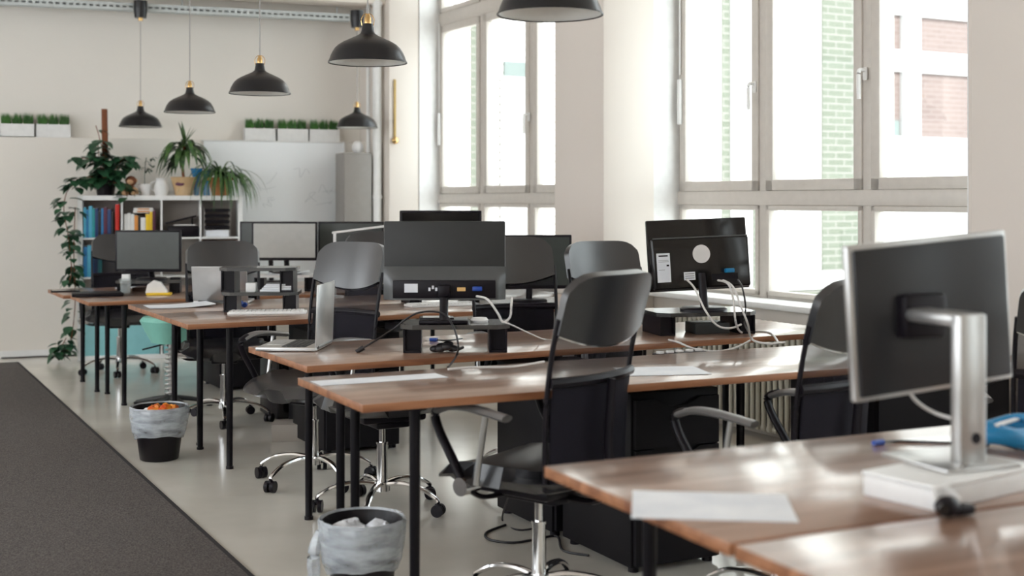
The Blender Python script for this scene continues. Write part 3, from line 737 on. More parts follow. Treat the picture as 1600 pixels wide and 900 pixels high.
p = onz(205, 450, .70); sheet((p.x, p.y + .05), R(12), .26, .18, 'pale green paper behind the water glass', z=.70, mt='paper')
p = pt(440, 413, 9.2); sheet((p4.x + .03, p4.y - .01), R(8), .30, .2, 'white papers on the pale riser below grey screened monitor', z=.8205, n=3, curl=.2)

def blockthing(name, label, cat, c, sz, mt, z, rz=0, bev=.003, lid=None, group=None):
    t = thing(name, label, cat, (c[0], c[1], z), rz, group)
    m = MB(); m.box((0, 0, sz[2] / 2), sz, bev); m.build('case', mt, t)
    if lid: m = MB(); m.box((0, 0, sz[2] + .001), (sz[0] * .8, sz[1] * .8, .002)); m.build('cover_label', lid, t)
    return t
p = Vector((rc.x - .045, rc.y - .06, 0))
blockthing('card_box', 'small white box on the lower tier of black riser stack', 'box', p, (.055, .05, .05), 'white', .8605)
m = MB()
for k in range(4): m.box((.002 * k, .003 * k, .006 + .0105 * k), (.17 - .01 * k, .14, .0095), .001, rz=.05 * k)
tag(m.build('paper_stack', 'paper', None, (rc.x + .09, rc.y - .01, .8605)), 'stack of white papers on the lower tier of the riser stack', 'paper')
m = MB()
m.ball((0, 0, .022), .022, (1.2, .9, 1), 8); m.ball((.03, .01, .016), .016, (1.3, .9, 1), 8); m.ball((-.02, -.012, .012), .014, (1, 1, .9), 7)
for v in m.bm.verts: v.co += Vector((random.uniform(-.003, .003), random.uniform(-.003, .003), random.uniform(0, .003)))
p = onz(371, 482, .75); tag(m.build('crumpled_wrapper', 'vga', None, (p.x, p.y + .04, .75)), 'blue crumpled wrapper inside the lower riser opening', 'wrapper')

# water glass, tape dispenser, small things on the farthest row
p = onz(196, 461, .70)
t = thing('water_glass', 'clear water glass standing on the farthest desk', 'glass', (p.x, p.y, .70))
gl = see_through(mat('clear_glass', (.5, .55, .55), .05, spec=1), .82)
m = MB(); m.lathe([(.0005, .001), (.032, .001), (.042, .115), (.039, .115), (.03, .01), (.0005, .01)], seg=28); m.build('tumbler', gl, t)
m = MB(); m.lathe([(.0005, .012), (.030, .012), (.034, .06), (.0005, .06)], seg=24); m.build('water', gl, t)
p = onz(243, 461, .70)
t = thing('tape_dispenser', 'white rounded tape dispenser with yellow base on farthest desk', 'tape dispenser', (p.x, p.y + .03, .70), .1)
m = MB(); m.prism([(-.075, 0), (.075, 0), (.07, .02), (.03, .075), (-.02, .09), (-.06, .06)], -.025, .025); bmesh.ops.transform(m.bm, matrix=Matrix.Translation((0, 0, .012)) @ Matrix.Rotation(R(90), 4, 'X'), verts=m.bm.verts[:]); m.build('cover', 'wplastic', t)
m = MB(); m.box((.02, -.02, .008), (.17, .08, .016), .005); m.build('dispenser_foot', BOOK['yellow'], t)
p = onz(272, 455, .70); blockthing('pen_cup', 'black square pen cup left of the dark headrest chair', 'pen cup', (p.x, p.y + .05), (.07, .07, .1), 'black', .70)
blockthing('desk_card', 'small white card box on the low riser before far left monitor', 'box', (p0.x - .15, p0.y - .07), (.055, .03, .045), 'white', .7905)
p = onz(222, 456, .70); blockthing('notebook', 'brown notebook standing pile behind the water glass', 'notebook', (p.x, p.y + .08), (.16, .12, .03), BOOK['brown'], .70)

# thin white lamp arm between the headrests
p = pt(523, 400, 8.1)
t = thing('desk_lamp', 'thin white angled lamp arm standing before the wide black monitor', 'lamp', (p.x, p.y, .75))
m = MB(); m.lathe([(.0005, 0), (.06, 0), (.06, .012), (.0005, .018)], seg=24); m.build('lamp_base', 'wplastic', t)
m = MB(); m.cyl((0, 0, .01), (0, 0, .41), .009); m.build('lamp_post', 'wplastic', t)
m = MB(); m.box((.16, .02, .432), (.36, .03, .014), .004, ry=R(-7), rz=R(5)); m.build('lamp_head', 'wplastic', t)

# cables (each a thing of its own)
def cable(pts, r, label, mt='plug', plug=None, name='cable'):
    if plug is None:
        m = MB(); m.tube(pts, r, 7); o = m.build(name, mt); return tag(o, label, 'cable', 'cables')
    t = thing(name, label, 'cable', pts[0], 0, 'cables')
    o0 = Vector(pts[0]); L_ = [Vector(p) - o0 for p in pts]
    m = MB(); m.tube(L_, r, 7); m.build('cord', mt, t)
    d = (L_[0] - L_[1]).normalized()
    m = MB(); m.cyl(L_[0] - d * .01, L_[0] + d * .025, r * 2.6, r * 2.2, 12); m.build('plug', plug, t); return t
T = .753
def dz(px, py, z=T): return onz(px, py, z)
cable([pt(565, 545, 5.19), pt(590, 530, 5.2), pt(612, 516, 5.24), pt(650, 490, 5.22), pt(690, 489, 5.2), pt(708, 510, 5.02), pt(716, 540, 4.96), dz(712, 558), pt(700, 574, 4.72)], .0042, 'black cable looping off the left side of the grey monitor riser', 'plug', 'plug')
cable([pt(745, 463, 5.11), pt(762, 468, 5.02), pt(778, 490, 5.0), pt(786, 503, 5.0), pt(797, 495, 5.0), pt(799, 475, 5.0), pt(800, 466, 5.15)], .0045, 'white cable looping from the ports of the grey monitor', 'cablew')
cable([pt(787, 503, 5.0), pt(800, 508, 5.0), pt(830, 522, 5.25), dz(850, 530), dz(872, 532)], .003, 'thin white cable trailing right from the grey monitor riser', 'cablew')
cable([dz(680, 531, .757), dz(700, 532, .757), dz(722, 529, .757)], .0035, 'short cable with blue plug inside the grey monitor riser', 'plug', 'vga')
cable([pt(1073, 437, 5.72), pt(1085, 450, 5.58), pt(1102, 485, 5.5), pt(1120, 508, 5.5), pt(1140, 513, 5.52), pt(1158, 507, 5.58)], .0045, 'pale cable hanging left across the glossy monitor riser', 'cablew')
cable([pt(1122, 438, 5.72), pt(1138, 444, 5.6), pt(1146, 470, 5.52), pt(1150, 505, 5.5), dz(1160, 520), dz(1185, 518), dz(1205, 521), dz(1216, 535)], .0048, 'pale cable falling from the right ports of glossy monitor', 'cablew')
cable([pt(1130, 438, 5.72), pt(1145, 448, 5.58), pt(1158, 480, 5.5), pt(1168, 505, 5.5), dz(1175, 530), dz(1200, 537), dz(1226, 535)], .0048, 'white cable running over the right desk edge near window', 'cablew')
cable([pt(1153, 437, 5.68), pt(1160, 450, 5.6), pt(1165, 480, 5.6), pt(1163, 505, 5.6), dz(1172, 522)], .004, 'dark cable below the blue plug of the glossy monitor', 'plug')
cable([dz(1045, 531), dz(1060, 535), pt(1085, 545, 5.5), pt(1120, 549, 5.5), pt(1150, 543, 5.55), dz(1172, 532)], .0045, 'white cable dipping along the desk gap near the glossy monitor', 'cablew')
cable([dz(700, 577, .765), dz(740, 574, .765), dz(800, 573, .765), dz(850, 565, .765)], .0045, 'pink white cable lying along the gap behind the bare desk', 'cablew')
m = MB()
for k, (px, py) in enumerate(((680, 551), (690, 549), (700, 548), (707, 550), (688, 553), (697, 553))):
    p = onz(px, py, .75); m.ball((p.x, p.y, .765 + .006 * (k % 3)), .018, (1.3, .9, .8), 8)
p = onz(712, 551, .75); m.tube([p + Vector((-.1, 0, .01)), p + Vector((-.05, -.01, .03)), p + Vector((0, 0, .012)), p + Vector((.03, .02, .02))], .006)
tag(m.build('tangled_adapter', 'plug'), 'tangled black adapter inside the grey monitor riser opening', 'adapter')
# small router and hub on riser
blockthing('network_switch', 'dark box with silver top on the riser under grey monitor', 'network box', (b3.x - .075, b3.y - .02), (.14, .09, .022), 'black', .8655, R(5), lid='wplastic')
p = Vector((b3.x + .10, b3.y - .0, 0)); m = MB(); m.lathe([(.0005, 0), (.035, 0), (.038, .008), (.03, .018), (.0005, .02)], seg=24)
tag(m.build('round_puck', 'wplastic', None, (p.x, p.y, .8655)), 'round white puck on the riser right of the monitor neck', 'puck')
blockthing('docking_station', 'black docking box inside the riser under glossy monitor', 'docking station', (b2.x + .04, b2.y - .01), (.17, .13, .05), 'dgrey', .75, R(14))
# power strips in the gap of the third row
def power_strip(c, rz, label, n, z=.69):
    t = thing('power_strip', label, 'power strip', (c[0], c[1], z), rz, 'power strips in the desk gap')
    m = MB(); m.box((0, 0, .02), (n * .05, .05, .04), .005); m.build('strip_body', 'black', t)
    for k in range(n):
        m = MB(); m.cyl((-n * .025 + .025 + .05 * k, 0, .04), (-n * .025 + .025 + .05 * k, 0, .048), .017); m.build('socket', 'wplastic', t)
    m = MB(); m.box((0, .0, -.01), (n * .05 - .05, .02, .02)); m.build('clip', 'black', t)
    return t
for px, py, n, lb_ in ((1062, 548, 5, 'power strip with white sockets in the gap below the glossy monitor riser'), (690, 579, 4, 'power strip with white sockets in the gap before the grey monitor riser')):
    p = onz(px, py, .735); power_strip((p.x, p.y), R(28.5), lb_, n, z=.69)

# blue coiled strap and webcam on the foreground desk
p = onz(1568, 700, .75)
t = thing('blue_headset', 'blue rounded headset with a white band at the right photo edge', 'headset', (p.x, p.y, .75), .3)
m = MB(); m.tube([(.085 * math.cos(a), .06 * math.sin(a), .03 + .012 * math.sin(2 * a)) for a in [i * math.pi / 8 for i in range(-8, 9)]], .018, 10, flat=1.2); m.build('ear_ring', 'blue', t)
m = MB(); m.tube([(.08 * math.cos(a), .055 * math.sin(a) + .01, .055 + .012 * math.sin(2 * a + 1)) for a in [i * math.pi / 8 for i in range(-8, 6)]], .012, 10); m.build('head_band', 'blue', t)
m = MB(); m.box((.0, -.01, .066), (.13, .016, .007), .003, rz=.5); m.build('white_band', 'wplastic', t)
m = MB(); m.ball((-.07, .0, .028), .028, (.8, 1.2, 1)); m.build('ear_cushion', 'black', t)
p = onz(1480, 808, .75)
t = thing('webcam', 'black webcam with clear clip lying before the flat white box', 'webcam', (p.x, p.y, .75), .4)
m = MB(); m.ball((0, 0, .021), .021, (1.3, 1, 1)); m.box((.035, 0, .012), (.05, .03, .02), .006); m.build('webcam_body', 'black', t)
m = MB(); m.cyl((-.02, -.012, .021), (-.026, -.022, .021), .011); m.build('lens', 'gloss', t)
m = MB(); m.tube([(-.02, .01, .03), (-.015, .02, .05), (.01, .015, .052), (.03, .0, .03)], .005); m.build('clear_clip', 'wplastic', t)
cable([dz(1375, 691, .756), dz(1400, 689), dz(1440, 690), dz(1490, 691), dz(1540, 684), dz(1590, 700)], .0030, 'black cable with blue plug crossing the foreground desk', 'plug', 'vga')
cable([pt(1412, 597, 2.90), pt(1430, 625, 2.93), pt(1460, 645, 2.95), pt(1492, 655, 2.90)], .0040, 'grey cable hanging below the silver monitor', 'cablew')

# ================================================================== FLOOR ITEMS
def bin_(c, label, s=1.0, top_red=False):
    t = thing('waste_bin', label, 'bin', (c[0], c[1], 0), 0, 'lined waste bins')
    m = MB(); m.lathe([(.0005, .002), (.098, .002), (.102, .006), (.138, .272), (.143, .280), (.139, .283), (.133, .272), (.097, .01), (.0005, .01)], seg=40); m.build('bucket', 'binb', t)
    ws = lambda a, i: .010 * math.sin(7 * a + i * 1.3) + .014 * math.sin(17 * a + i * 2.1) + .006 * math.sin(23 * a - i)
    m = MB()
    def zt(a, z): return z
    prof = [(.132, .15), (.136, .20), (.137, .26), (.150, .289), (.156, .280), (.155, .235), (.147, .19), (.140, .15), (.131, .125), (.126, .11)]
    m.lathe(prof, seg=72, wob=ws)
    for v in m.bm.verts:
        a = math.atan2(v.co.y, v.co.x); r_ = math.hypot(v.co.x, v.co.y)
        if v.co.z < .2: v.co.z += .028 * math.sin(a * 1 + 2.9) + .003 * math.sin(5 * a)
    bag = m.build('bin_liner', 'bag', t)
    m = MB(); m.tube([(-.150, -.03, .25), (-.168, -.035, .18), (-.165, -.035, .10), (-.155, -.03, .05)], lambda q: .012 + .026 * math.sin(math.pi * min(1, q * .95 + .05)), 10, flat=.6); 
    if not top_red: m.build('liner_knot', 'bag', bag)
    if top_red:
        m = MB()
        for k in range(5): m.ball((.02 + .05 * math.cos(k * 1.3), -.01 + .04 * math.sin(k * 1.3), .27), .035, (1, .8, .6), 8)
        for v in m.bm.verts: v.co += Vector((random.uniform(-.008, .008),) * 2 + (random.uniform(-.008, .012),))
        m.build('red_wrapper', 'red', t)
    m = MB()
    for k in range(9): m.ball((.065 * math.cos(k * 2.2), .065 * math.sin(k * 2.2), .245), .045, (1, .9, .55), 8)
    for v in m.bm.verts: v.co += Vector((random.uniform(-.006, .006),) * 2 + (random.uniform(-.006, .006),))
    m.build('crumpled_tissue', 'paper', t)
    t.scale = (s, s, s * (1 if top_red else 1.10))
p = onz(249, 717, 0); bin_((p.x, p.y), 'lined waste bin with a red wrapper on top, by the second row', .98, True)
p = pt(566, 795, 4.32); bin_((p.x, p.y), 'nearest lined waste bin with knotted bag, cut by the photo bottom', .945)

# mint stool
p = onz(262, 640, 0)
t = thing('mint_stool', 'mint green bucket seat stool on a coiled stem beside the second row', 'stool', (p.x, p.y + .08, 0))
def sq(a, i): return .10 * abs(math.cos(2 * a)) ** 2
m = MB(); m.lathe([(.0005, .43), (.115, .43), (.15, .50), (.185, .575), (.165, .60), (.10, .595), (.0005, .585)], seg=48, wob=sq); m.build('seat', 'mint', t)
m = MB(); m.cyl((0, 0, .05), (0, 0, .43), .018); m.build('stem', 'alu', t)
m = MB(); m.tube([(.033 * math.cos(i * .7), .033 * math.sin(i * .7), .08 + i * .0032) for i in range(105)], .008, 6, smooth=False); m.build('coil', 'alu', t)
m = MB(); m.tube([(-.02, 0, .425), (-.12, -.02, .40), (-.18, -.03, .385)], .006, 6); m.build('lever', 'black', t)
for k in range(5):
    a = 2 * math.pi * k / 5 + 2.9; c, s_ = math.cos(a), math.sin(a)
    m = MB(); m.tube([(0, 0, .07), (c * .12, s_ * .12, .055), (c * .25, s_ * .25, .03)], lambda q: .028 - .010 * q, 8, smooth=False, flat=.7); m.build('base_arm', 'dgrey', t)
    m = MB(); m.cyl((c * .25, s_ * .25, 0), (c * .25, s_ * .25, .03), .02); m.build('glide', 'black', t)

# boxes and towers on the floor under row two
p = onz(465, 688, 0); blockthing('flat_carton', 'beige flat box on the floor behind the table leg', 'box', (p.x + .0, p.y + .06), (.30, .20, .095), 'card', 0, R(5))
p = onz(480, 668, 0)
t = thing('computer_tower', 'black computer tower on the floor under the second row desk', 'computer', (p.x - .23, p.y + .42, 0), R(28.4))
m = MB(); m.box((0, 0, .2), (.17, .36, .38), .006); m.build('case', 'black', t)
m = MB(); m.box((0, -.183, .2), (.16, .012, .36), .004); m.box((0, -.19, .33), (.12, .004, .03)); m.build('front_panel', 'gloss', t)
for sx in (-1, 1):
    m = MB(); m.box((sx * .06, 0, .006), (.02, .3, .012)); m.build('foot_rail', 'black', t)
cable([onz(790, 820, .005), onz(760, 832, .005), onz(765, 843, .005), onz(800, 848, .005), onz(835, 843, .005), onz(870, 838, .005), onz(880, 860, .005), onz(920, 868, .005)], .005, 'black cable coiling on the floor behind the nearest chair column')
cable([pt(797, 700, 5.15), pt(798, 760, 5.15), onz(785, 812, .006), onz(810, 828, .005), onz(850, 822, .005)], .004, 'black cable dropping to the floor beside the black drawer side')

cable([wallp(2, .16, .006), wallp(30, .17, .006), wallp(60, .15, .006), wallp(90, .18, .006), wallp(118, .16, .006)], .006, 'dark cable lying along the foot of the back wall at far left')

# ================================================================== PENDANT LAMPS
def lamp(px, d, label, cord_top, first=[None], rose=False):
    if first[0] is None:
        t = thing('pendant_lamp', label, 'lamp', (0, 0, 2.01), 0, 'black dome pendant lamps in a row')
        out = [(.024, .18), (.030, .146), (.034, .135), (.050, .124), (.087, .107), (.115, .094), (.137, .080), (.152, .066), (.165, .045), (.173, .028), (.179, .010), (.185, 0)]
        m = MB(); m.lathe(out + [(.184, -.003), (.177, .000)], seg=56); sh = m.build('lamp_shade', 'lampo', t)
        m = MB(); m.lathe([(.1835, -.0015), (.177, .010), (.171, .027), (.162, .044), (.149, .064), (.134, .077), (.112, .091), (.084, .104), (.047, .120), (.0005, .128)], seg=56); m.build('shade_lining', 'lampi', sh)
        m = MB(); m.lathe([(.0005, .225), (.010, .225), (.012, .214), (.016, .208), (.016, .178), (.0005, .176)], seg=24); m.build('brass_cap', 'brass', t)
        m = MB(); m.tube([(-.026, 0, .172), (-.030, 0, .200), (-.018, 0, .222), (0, 0, .228), (.018, 0, .222), (.030, 0, .200), (.026, 0, .172)], .002, 6); m.build('strap', 'brass', t)
        m = MB(); m.ball((0, 0, .05), .030); m.cyl((0, 0, .06), (0, 0, .12), .018); m.build('bulb', 'lampi', t)
        first[0] = t
    else:
        t = copy_tree(first[0]); t['label'] = label
        for ch in [k for k in bpy.data.objects if k.parent == t and k.name.startswith(('cord', 'ceiling_rose'))]: bpy.data.objects.remove(ch)
    t.location = ((px - 800) / FPX * d, d, 2.01)
    m = MB(); m.cyl((0, 0, .21), (0, 0, cord_top - 2.01), .0035, seg=8); m.build('cord', mat('grey_cord', (.35, .33, .32), .6) if 'cord' not in M else M['cord'], t)
    m = MB(); z = cord_top - 2.01
    if rose: m.lathe([(.0005, z - .10), (.050, z - .10), (.060, z - .02), (.058, z + .05), (.0005, z + .05)], seg=28)
    else: m.lathe([(.0005, z - .05), (.045, z - .05), (.055, z), (.0005, z)], seg=28)
    m.build('ceiling_rose', 'lampo', t)
    if rose: m = MB(); m.lathe([(.0005, z - .125), (.02, z - .125), (.02, z - .10), (.0005, z - .10)], seg=16); m.build('cord_grip', 'brass', t)
M['cord'] = mat('grey_cord', (.35, .33, .32), .6)
lamp(219.5, 11.20, 'farthest and lowest black dome pendant lamp, left end of the row', 3.06, rose=True)
lamp(296.5, 9.35, 'second black dome pendant lamp from the left', 3.9)
lamp(406, 7.70, 'third black dome pendant lamp from the left', 3.9)
lamp(574.5, 5.97, 'black dome pendant lamp hanging before the white pipe', 3.9)
lamp(859.5, 4.42, 'nearest black dome pendant lamp, cut by the photo top', 3.9)
lamp(558, 11.35, 'small black dome pendant lamp behind the corner pier, beyond the planters', 2.995, rose=True)

# ================================================================== BACK WALL ITEMS
def planter(px0, px1, first=[None], label=''):
    s_a, s_b = wall_s(px0, .07), wall_s(px1, .07); W = .285
    c = B0 + BX * ((s_a + s_b) / 2) + BN * .065 + Vector((0, 0, LZ))
    if first[0] is None:
        t = thing('grass_planter', label, 'planter', c, BA, 'white grass planters on the back wall ledge')
        m = MB()
        m.prism([(-W / 2, -.05), (W / 2, -.05), (W / 2, .05), (-W / 2, .05)], 0, .006)
        for a_, b_ in (((-W / 2, -.05), (W / 2, -.045)), ((-W / 2, .045), (W / 2, .05)), ((-W / 2, -.05), (-W / 2 + .005, .05)), ((W / 2 - .005, -.05), (W / 2, .05))):
            m.span((*a_, 0), (*b_, .115))
        m.build('trough', 'white', t)
        m = MB(); m.span((-W / 2 + .006, -.044, .09), (W / 2 - .006, .044, .10)); m.build('soil', 'soil', t)
        rr = random.Random(5)
        for k in (-1, 0, 1):
            m = MB()
            for j in range(110):
                x = k * .092 + rr.uniform(-.036, .036); y = rr.uniform(-.035, .035); h = rr.uniform(.08, .125); lx, ly = rr.uniform(-.018, .018), rr.uniform(-.018, .018); w_ = .004
                a = m.bm.verts.new((x - w_, y, .098)); b = m.bm.verts.new((x + w_, y, .098)); c_ = m.bm.verts.new((x, y + w_, .098)); tt = m.bm.verts.new((x + lx, y + ly, .098 + h))
                m.bm.faces.new((a, b, tt)); m.bm.faces.new((b, c_, tt)); m.bm.faces.new((c_, a, tt))
            m.build('grass_tuft', 'grass', t, smooth=False)
        first[0] = t
    else:
        t = copy_tree(first[0]); t['label'] = label; t.location = c
    return t
planter(0, 54, label='white grass planter at the far left photo edge, on the ledge')
planter(58, 109, label='white grass planter second from the left, above the bare wall')
planter(380, 431, label='leftmost of the three white grass planters above the white board')
planter(432, 481, label='middle of the three white grass planters above the white board')
planter(482, 530, label='rightmost of the three white grass planters above the white board')

fz = CH - (240 - HZ) / FPX * 11.9
fp = pt(554, 312, 11.8)
t = thing('steel_cabinet', 'tall grey steel cabinet between the white board and the corner pier', 'cabinet', (fp.x - .01, fp.y, 0), BA)
m = MB(); m.box((0, 0, fz / 2 + .01), (.26, .34, fz - .02), .006); m.build('cabinet_body', 'steel', t)
m = MB(); m.box((.0, -.175, fz / 2), (.25, .012, fz - .06), .004); d_ = m.build('cabinet_door', 'steel', t)
m = MB(); m.box((.11, -.19, 1.1), (.012, .02, .12), .003); m.build('handle', 'black', d_)
m = MB()
for sx in (-1, 1): m.box((sx * .12, 0, .005), (.03, .3, .01))
m.build('plinth', 'black', t)
m = MB(); m.lathe([(.0005, 0), (.03, 0), (.05, .03), (.052, .065), (.035, .10), (.02, .11), (.0005, .112)], seg=24)
tag(m.build('round_vase', 'wplastic', None, (fp.x + .03, fp.y - .02, fz)), 'small round pale vase on top of the grey steel cabinet', 'vase')

# bookshelf
SW, SH, SD = 1.375, 1.405, .29; SA = R(16)
sx_, sy_ = Vector((math.cos(SA), math.sin(SA), 0)), Vector((-math.sin(SA), math.cos(SA), 0))
S0 = pt(121, 312, 10.85); S0.z = 0        # front left foot
def sh(x, y=0, z=0): return S0 + sx_ * x + sy_ * y + Vector((0, 0, z))
t = thing('bookshelf', 'white cube bookshelf with sixteen compartments against the back wall', 'bookshelf', S0, SA)
m = MB(); m.span((0, 0, 0), (.04, SD, SH), .002); m.build('side_panel', 'white', t)
m = MB(); m.span((SW - .04, 0, 0), (SW, SD, SH), .002); m.build('side_panel', 'white', t)
m = MB(); m.span((.04, 0, SH - .04), (SW - .04, SD, SH), .002); m.build('top_board', 'white', t)
m = MB(); m.span((.04, 0, 0), (SW - .04, SD, .04), .002); m.build('bottom_board', 'white', t)
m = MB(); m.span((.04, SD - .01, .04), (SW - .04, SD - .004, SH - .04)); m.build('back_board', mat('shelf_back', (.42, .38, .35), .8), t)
cw = (SW - .08 - .045) / 4; chh = (SH - .08 - .045) / 4
colx = [.04 + k * (cw + .015) for k in range(4)]; rowz = [SH - .04 - chh - k * (chh + .015) for k in range(4)]
for k in range(1, 4):
    m = MB(); m.span((colx[k] - .015, .002, .04), (colx[k], SD - .01, SH - .04)); m.build('divider', 'white', t)
    m = MB(); m.span((.04, .004, rowz[k - 1] - .015), (SW - .04, SD - .01, rowz[k - 1])); m.build('shelf_board', 'white', t)
bk = [0]
def book(x, z, w_, h, dp, colr, label, y=.03, lay=False, group='books in the white bookshelf'):
    th_ = thing('book', label, 'book', sh(x + w_ / 2, y + dp / 2, z), SA, group)
    m = MB()
    if not lay:
        m.box((0, 0, h / 2), (w_, dp, h), .002); m.build('cover', BOOK[colr], th_)
        m = MB(); m.box((0, .002, h + .0005), (w_ * .8, dp * .95, .002)); m.build('pages', 'paper', th_)
    else:
        m.box((0, 0, h / 2), (w_, dp, h), .002); m.build('cover', BOOK[colr], th_)
        m = MB(); m.box((0, -dp / 2 - .0003, h / 2), (w_ * .6, .001, h * .5)); m.build('spine_label', BOOK['orange'], th_)
    return th_
x = colx[0] + .006; n = 0
spec = [('sky', .022, .26), ('blue', .018, .24), ('sky', .03, .27), ('teal', .02, .25), ('navy', .025, .25), ('black', .024, .23), ('blue', .018, .25), ('plum', .03, .26), ('navy', .03, .24), ('black', .02, .22)]
ordn = ['first', 'second', 'third', 'fourth', 'fifth', 'sixth', 'seventh', 'eighth', 'ninth', 'tenth', 'eleventh']
for k, (c_, w_, h) in enumerate(spec):
    book(x, rowz[0], w_, h, .2, c_, '%s book, %s from the left in the top left compartment' % (c_ if c_ != 'sky' else 'light blue', ordn[k])); x += w_ + .001
book(colx[1] - .062, rowz[0], .032, .285, .22, 'red', 'tall red binder at the right end of the top left compartment')
x = colx[1] + .01
for k, (c_, w_, h) in enumerate([('white', .026, .20), ('white', .028, .21), ('white', .028, .20), ('orange', .03, .19), ('black', .02, .18), ('white', .04, .17), ('yellow', .035, .20), ('yellow', .02, .22), ('plum', .025, .23)]):
    book(x, rowz[0], w_, h, .2, c_, '%s book, %s from the left in the second top compartment' % (c_, ordn[k])); x += w_ + .001
book(colx[1] + .085, rowz[0] + .2115, .17, .022, .17, 'white', 'white box file lying flat, lower of two on the books', lay=True, y=.04)
book(colx[1] + .09, rowz[0] + .2345, .16, .02, .16, 'white', 'white box file lying flat, upper of two on the books', lay=True, y=.04)
x = colx[0] + .006
for k, (c_, w_, h) in enumerate([('blue', .03, .26), ('sky', .03, .27), ('blue', .024, .25), ('navy', .03, .26), ('teal', .03, .24)]):
    book(x, rowz[1], w_, h, .2, c_, '%s folder, %s from the left in the second left compartment' % (c_ if c_ != 'sky' else 'light blue', ordn[k])); x += w_ + .001
# printer in third bay, letter trays in fourth
p = sh(colx[2] + cw / 2, .14, rowz[0])
t = thing('printer', 'black printer with raised lid in the third top compartment', 'printer', p, SA)
m = MB(); m.box((.02, 0, .05), (.26, .2, .09), .008); m.build('printer_body', 'black', t)
m = MB(); m.box((.0, -.01, .15), (.27, .18, .015), .004, ry=R(-14)); m.build('raised_lid', 'black', t)
m = MB(); m.box((.03, -.11, .105), (.18, .02, .01), .003); m.build('paper_slot', 'wplastic', t)
m = MB(); m.cyl((.1, .06, .09), (.1, .06, .17), .008); m.build('lid_hinge', 'black', t)
p = sh(colx[3] + cw / 2, .14, rowz[0])
t = thing('letter_tray_stack', 'black wire letter trays stacked in the top right compartment', 'letter trays', p, SA)
for k in range(4):
    m = MB(); z = .07 + k * .05; m.box((-.02, 0, z), (.22, .2, .006)); 
    for sy in (-.1, .1): m.box((-.02, sy, z + .015), (.22, .004, .02))
    m.build('tray', 'black', t)
for sx in (-.13, .09):
    for sy in (-.09, .09):
        m = MB(); m.box((sx, sy, .125), (.008, .008, .25)); m.build('tray_post', 'alu', t)
m = MB(); m.box((-.02, 0, .03), (.2, .18, .058), .003); m.build('paper_ream', 'paper', t)
p = sh(colx[3] + cw / 2 - .02, .14, rowz[1]); t = thing('snack_tray', 'shallow tray of orange packets in the second right compartment', 'tray', p, SA)
m = MB(); m.box((0, 0, .11), (.27, .2, .22), .004); m.build('tray_case', BOOK['brown'], t)
m = MB(); m.box((0, -.0, .235), (.22, .18, .03), .008); m.build('orange_packet', BOOK['orange'], t)
for k in (0, 1, 2):
    p = sh(colx[k] + cw / 2, .12, rowz[3]); blockthing('storage_box', ['pale blue storage box at the bottom left of the bookshelf', 'pale blue storage box, second along the bookshelf bottom row', 'pale blue storage box, third along the bookshelf bottom row'][k], 'box', p, (cw - .02, .22, .27), 'mintbox', rowz[3], SA, .004, group='pale blue storage boxes')
p = sh(colx[3] + cw / 2, .12, rowz[3]); blockthing('archive_box', 'brown archive box at the bottom right of the bookshelf', 'box', p, (cw - .02, .22, .24), BOOK['brown'], rowz[3], SA, .004)

# ------------------------------------------------------------------ plants
def leaf(m, base, dirv, L, W, droop=.3, nseg=6, heart=False, fold=.15):
    d = Vector(dirv).normalized(); sd = d.cross(Vector((0, 0, 1)))
    if sd.length < .05: sd = Vector((1, 0, 0))
    sd.normalize(); prev = None; p = Vector(base); up = Vector((0, 0, 1))
    for i in range(nseg + 1):
        t_ = i / nseg
        wv = W * (math.sin(math.pi * (t_ ** .6 if heart else t_ ** .75)) if 0 < t_ < 1 else .02) + (.15 * W if (heart and t_ == 0) else 0)
        nrm = sd.cross(d).normalized()
        a = m.bm.verts.new(p + sd * wv + nrm * fold * wv); c = m.bm.verts.new(p); b = m.bm.verts.new(p - sd * wv + nrm * fold * wv)
        if prev:
            for q_ in ((prev[0], a, c, prev[1]), (prev[1], c, b, prev[2])):
                m.bm.faces.new(q_).material_index = m.mi
        prev = (a, c, b); p = p + d * (L / nseg); d = (d - up * droop / nseg * (1 + t_)).normalized()
TOPZ = SH + .001
def on_shelf(px, y=.13):
    r = (px - 800) / FPX; p0_ = S0 + sy_ * y; s_ = (r * p0_.y - p0_.x) / (sx_.x - r * sx_.y); return S0 + sy_ * y + sx_ * s_ + Vector((0, 0, TOPZ))
K = 11.1 / FPX   # metres per pixel at the shelf
# climbing plant with a moss pole
pp_ = on_shelf(165)
t = thing('climbing_plant', 'big dark leafed climbing plant on a coir pole, trailing down beside the bookshelf', 'plant', pp_, SA)
m = MB(); m.lathe([(.0005, 0), (.07, 0), (.09, .13), (.083, .13), (.068, .01), (.0005, .01)], seg=28); m.build('pot', 'black', t)
m = MB(); m.lathe([(.0005, .115), (.084, .118)], seg=24); m.build('soil', 'soil', t)
m = MB(); m.cyl((0, 0, .1), (-.01, 0, .745), .026, .025, 14); m.build('coir_pole', 'bark', t)
rr = random.Random(11); m = MB(); st = MB()
def vine(pts, n, lo=.05, hi=.085):
    P = [Vector(p) for p in pts]
    st.tube(P, .004, 5)
    for k in range(int(n * 1.7)):
        u = rr.random() * (len(P) - 1); i = min(int(u), len(P) - 2); q_ = P[i].lerp(P[i + 1], u - i)
        a = rr.uniform(0, 6.28); L = rr.uniform(lo, hi) * 1.4
        off = Vector((math.cos(a) * .035, math.sin(a) * .03, rr.uniform(-.01, .03)))
        leaf(m, q_ + off, (math.cos(a), math.sin(a) * .8 - .35, rr.uniform(-1.1, .15)), L * 1.15, L * .52, .5, 6, True)
vine([(0, 0, .12), (-.08, -.04, .25), (-.16, -.05, .32), (-.26, -.04, .30)], 18, .055, .09)
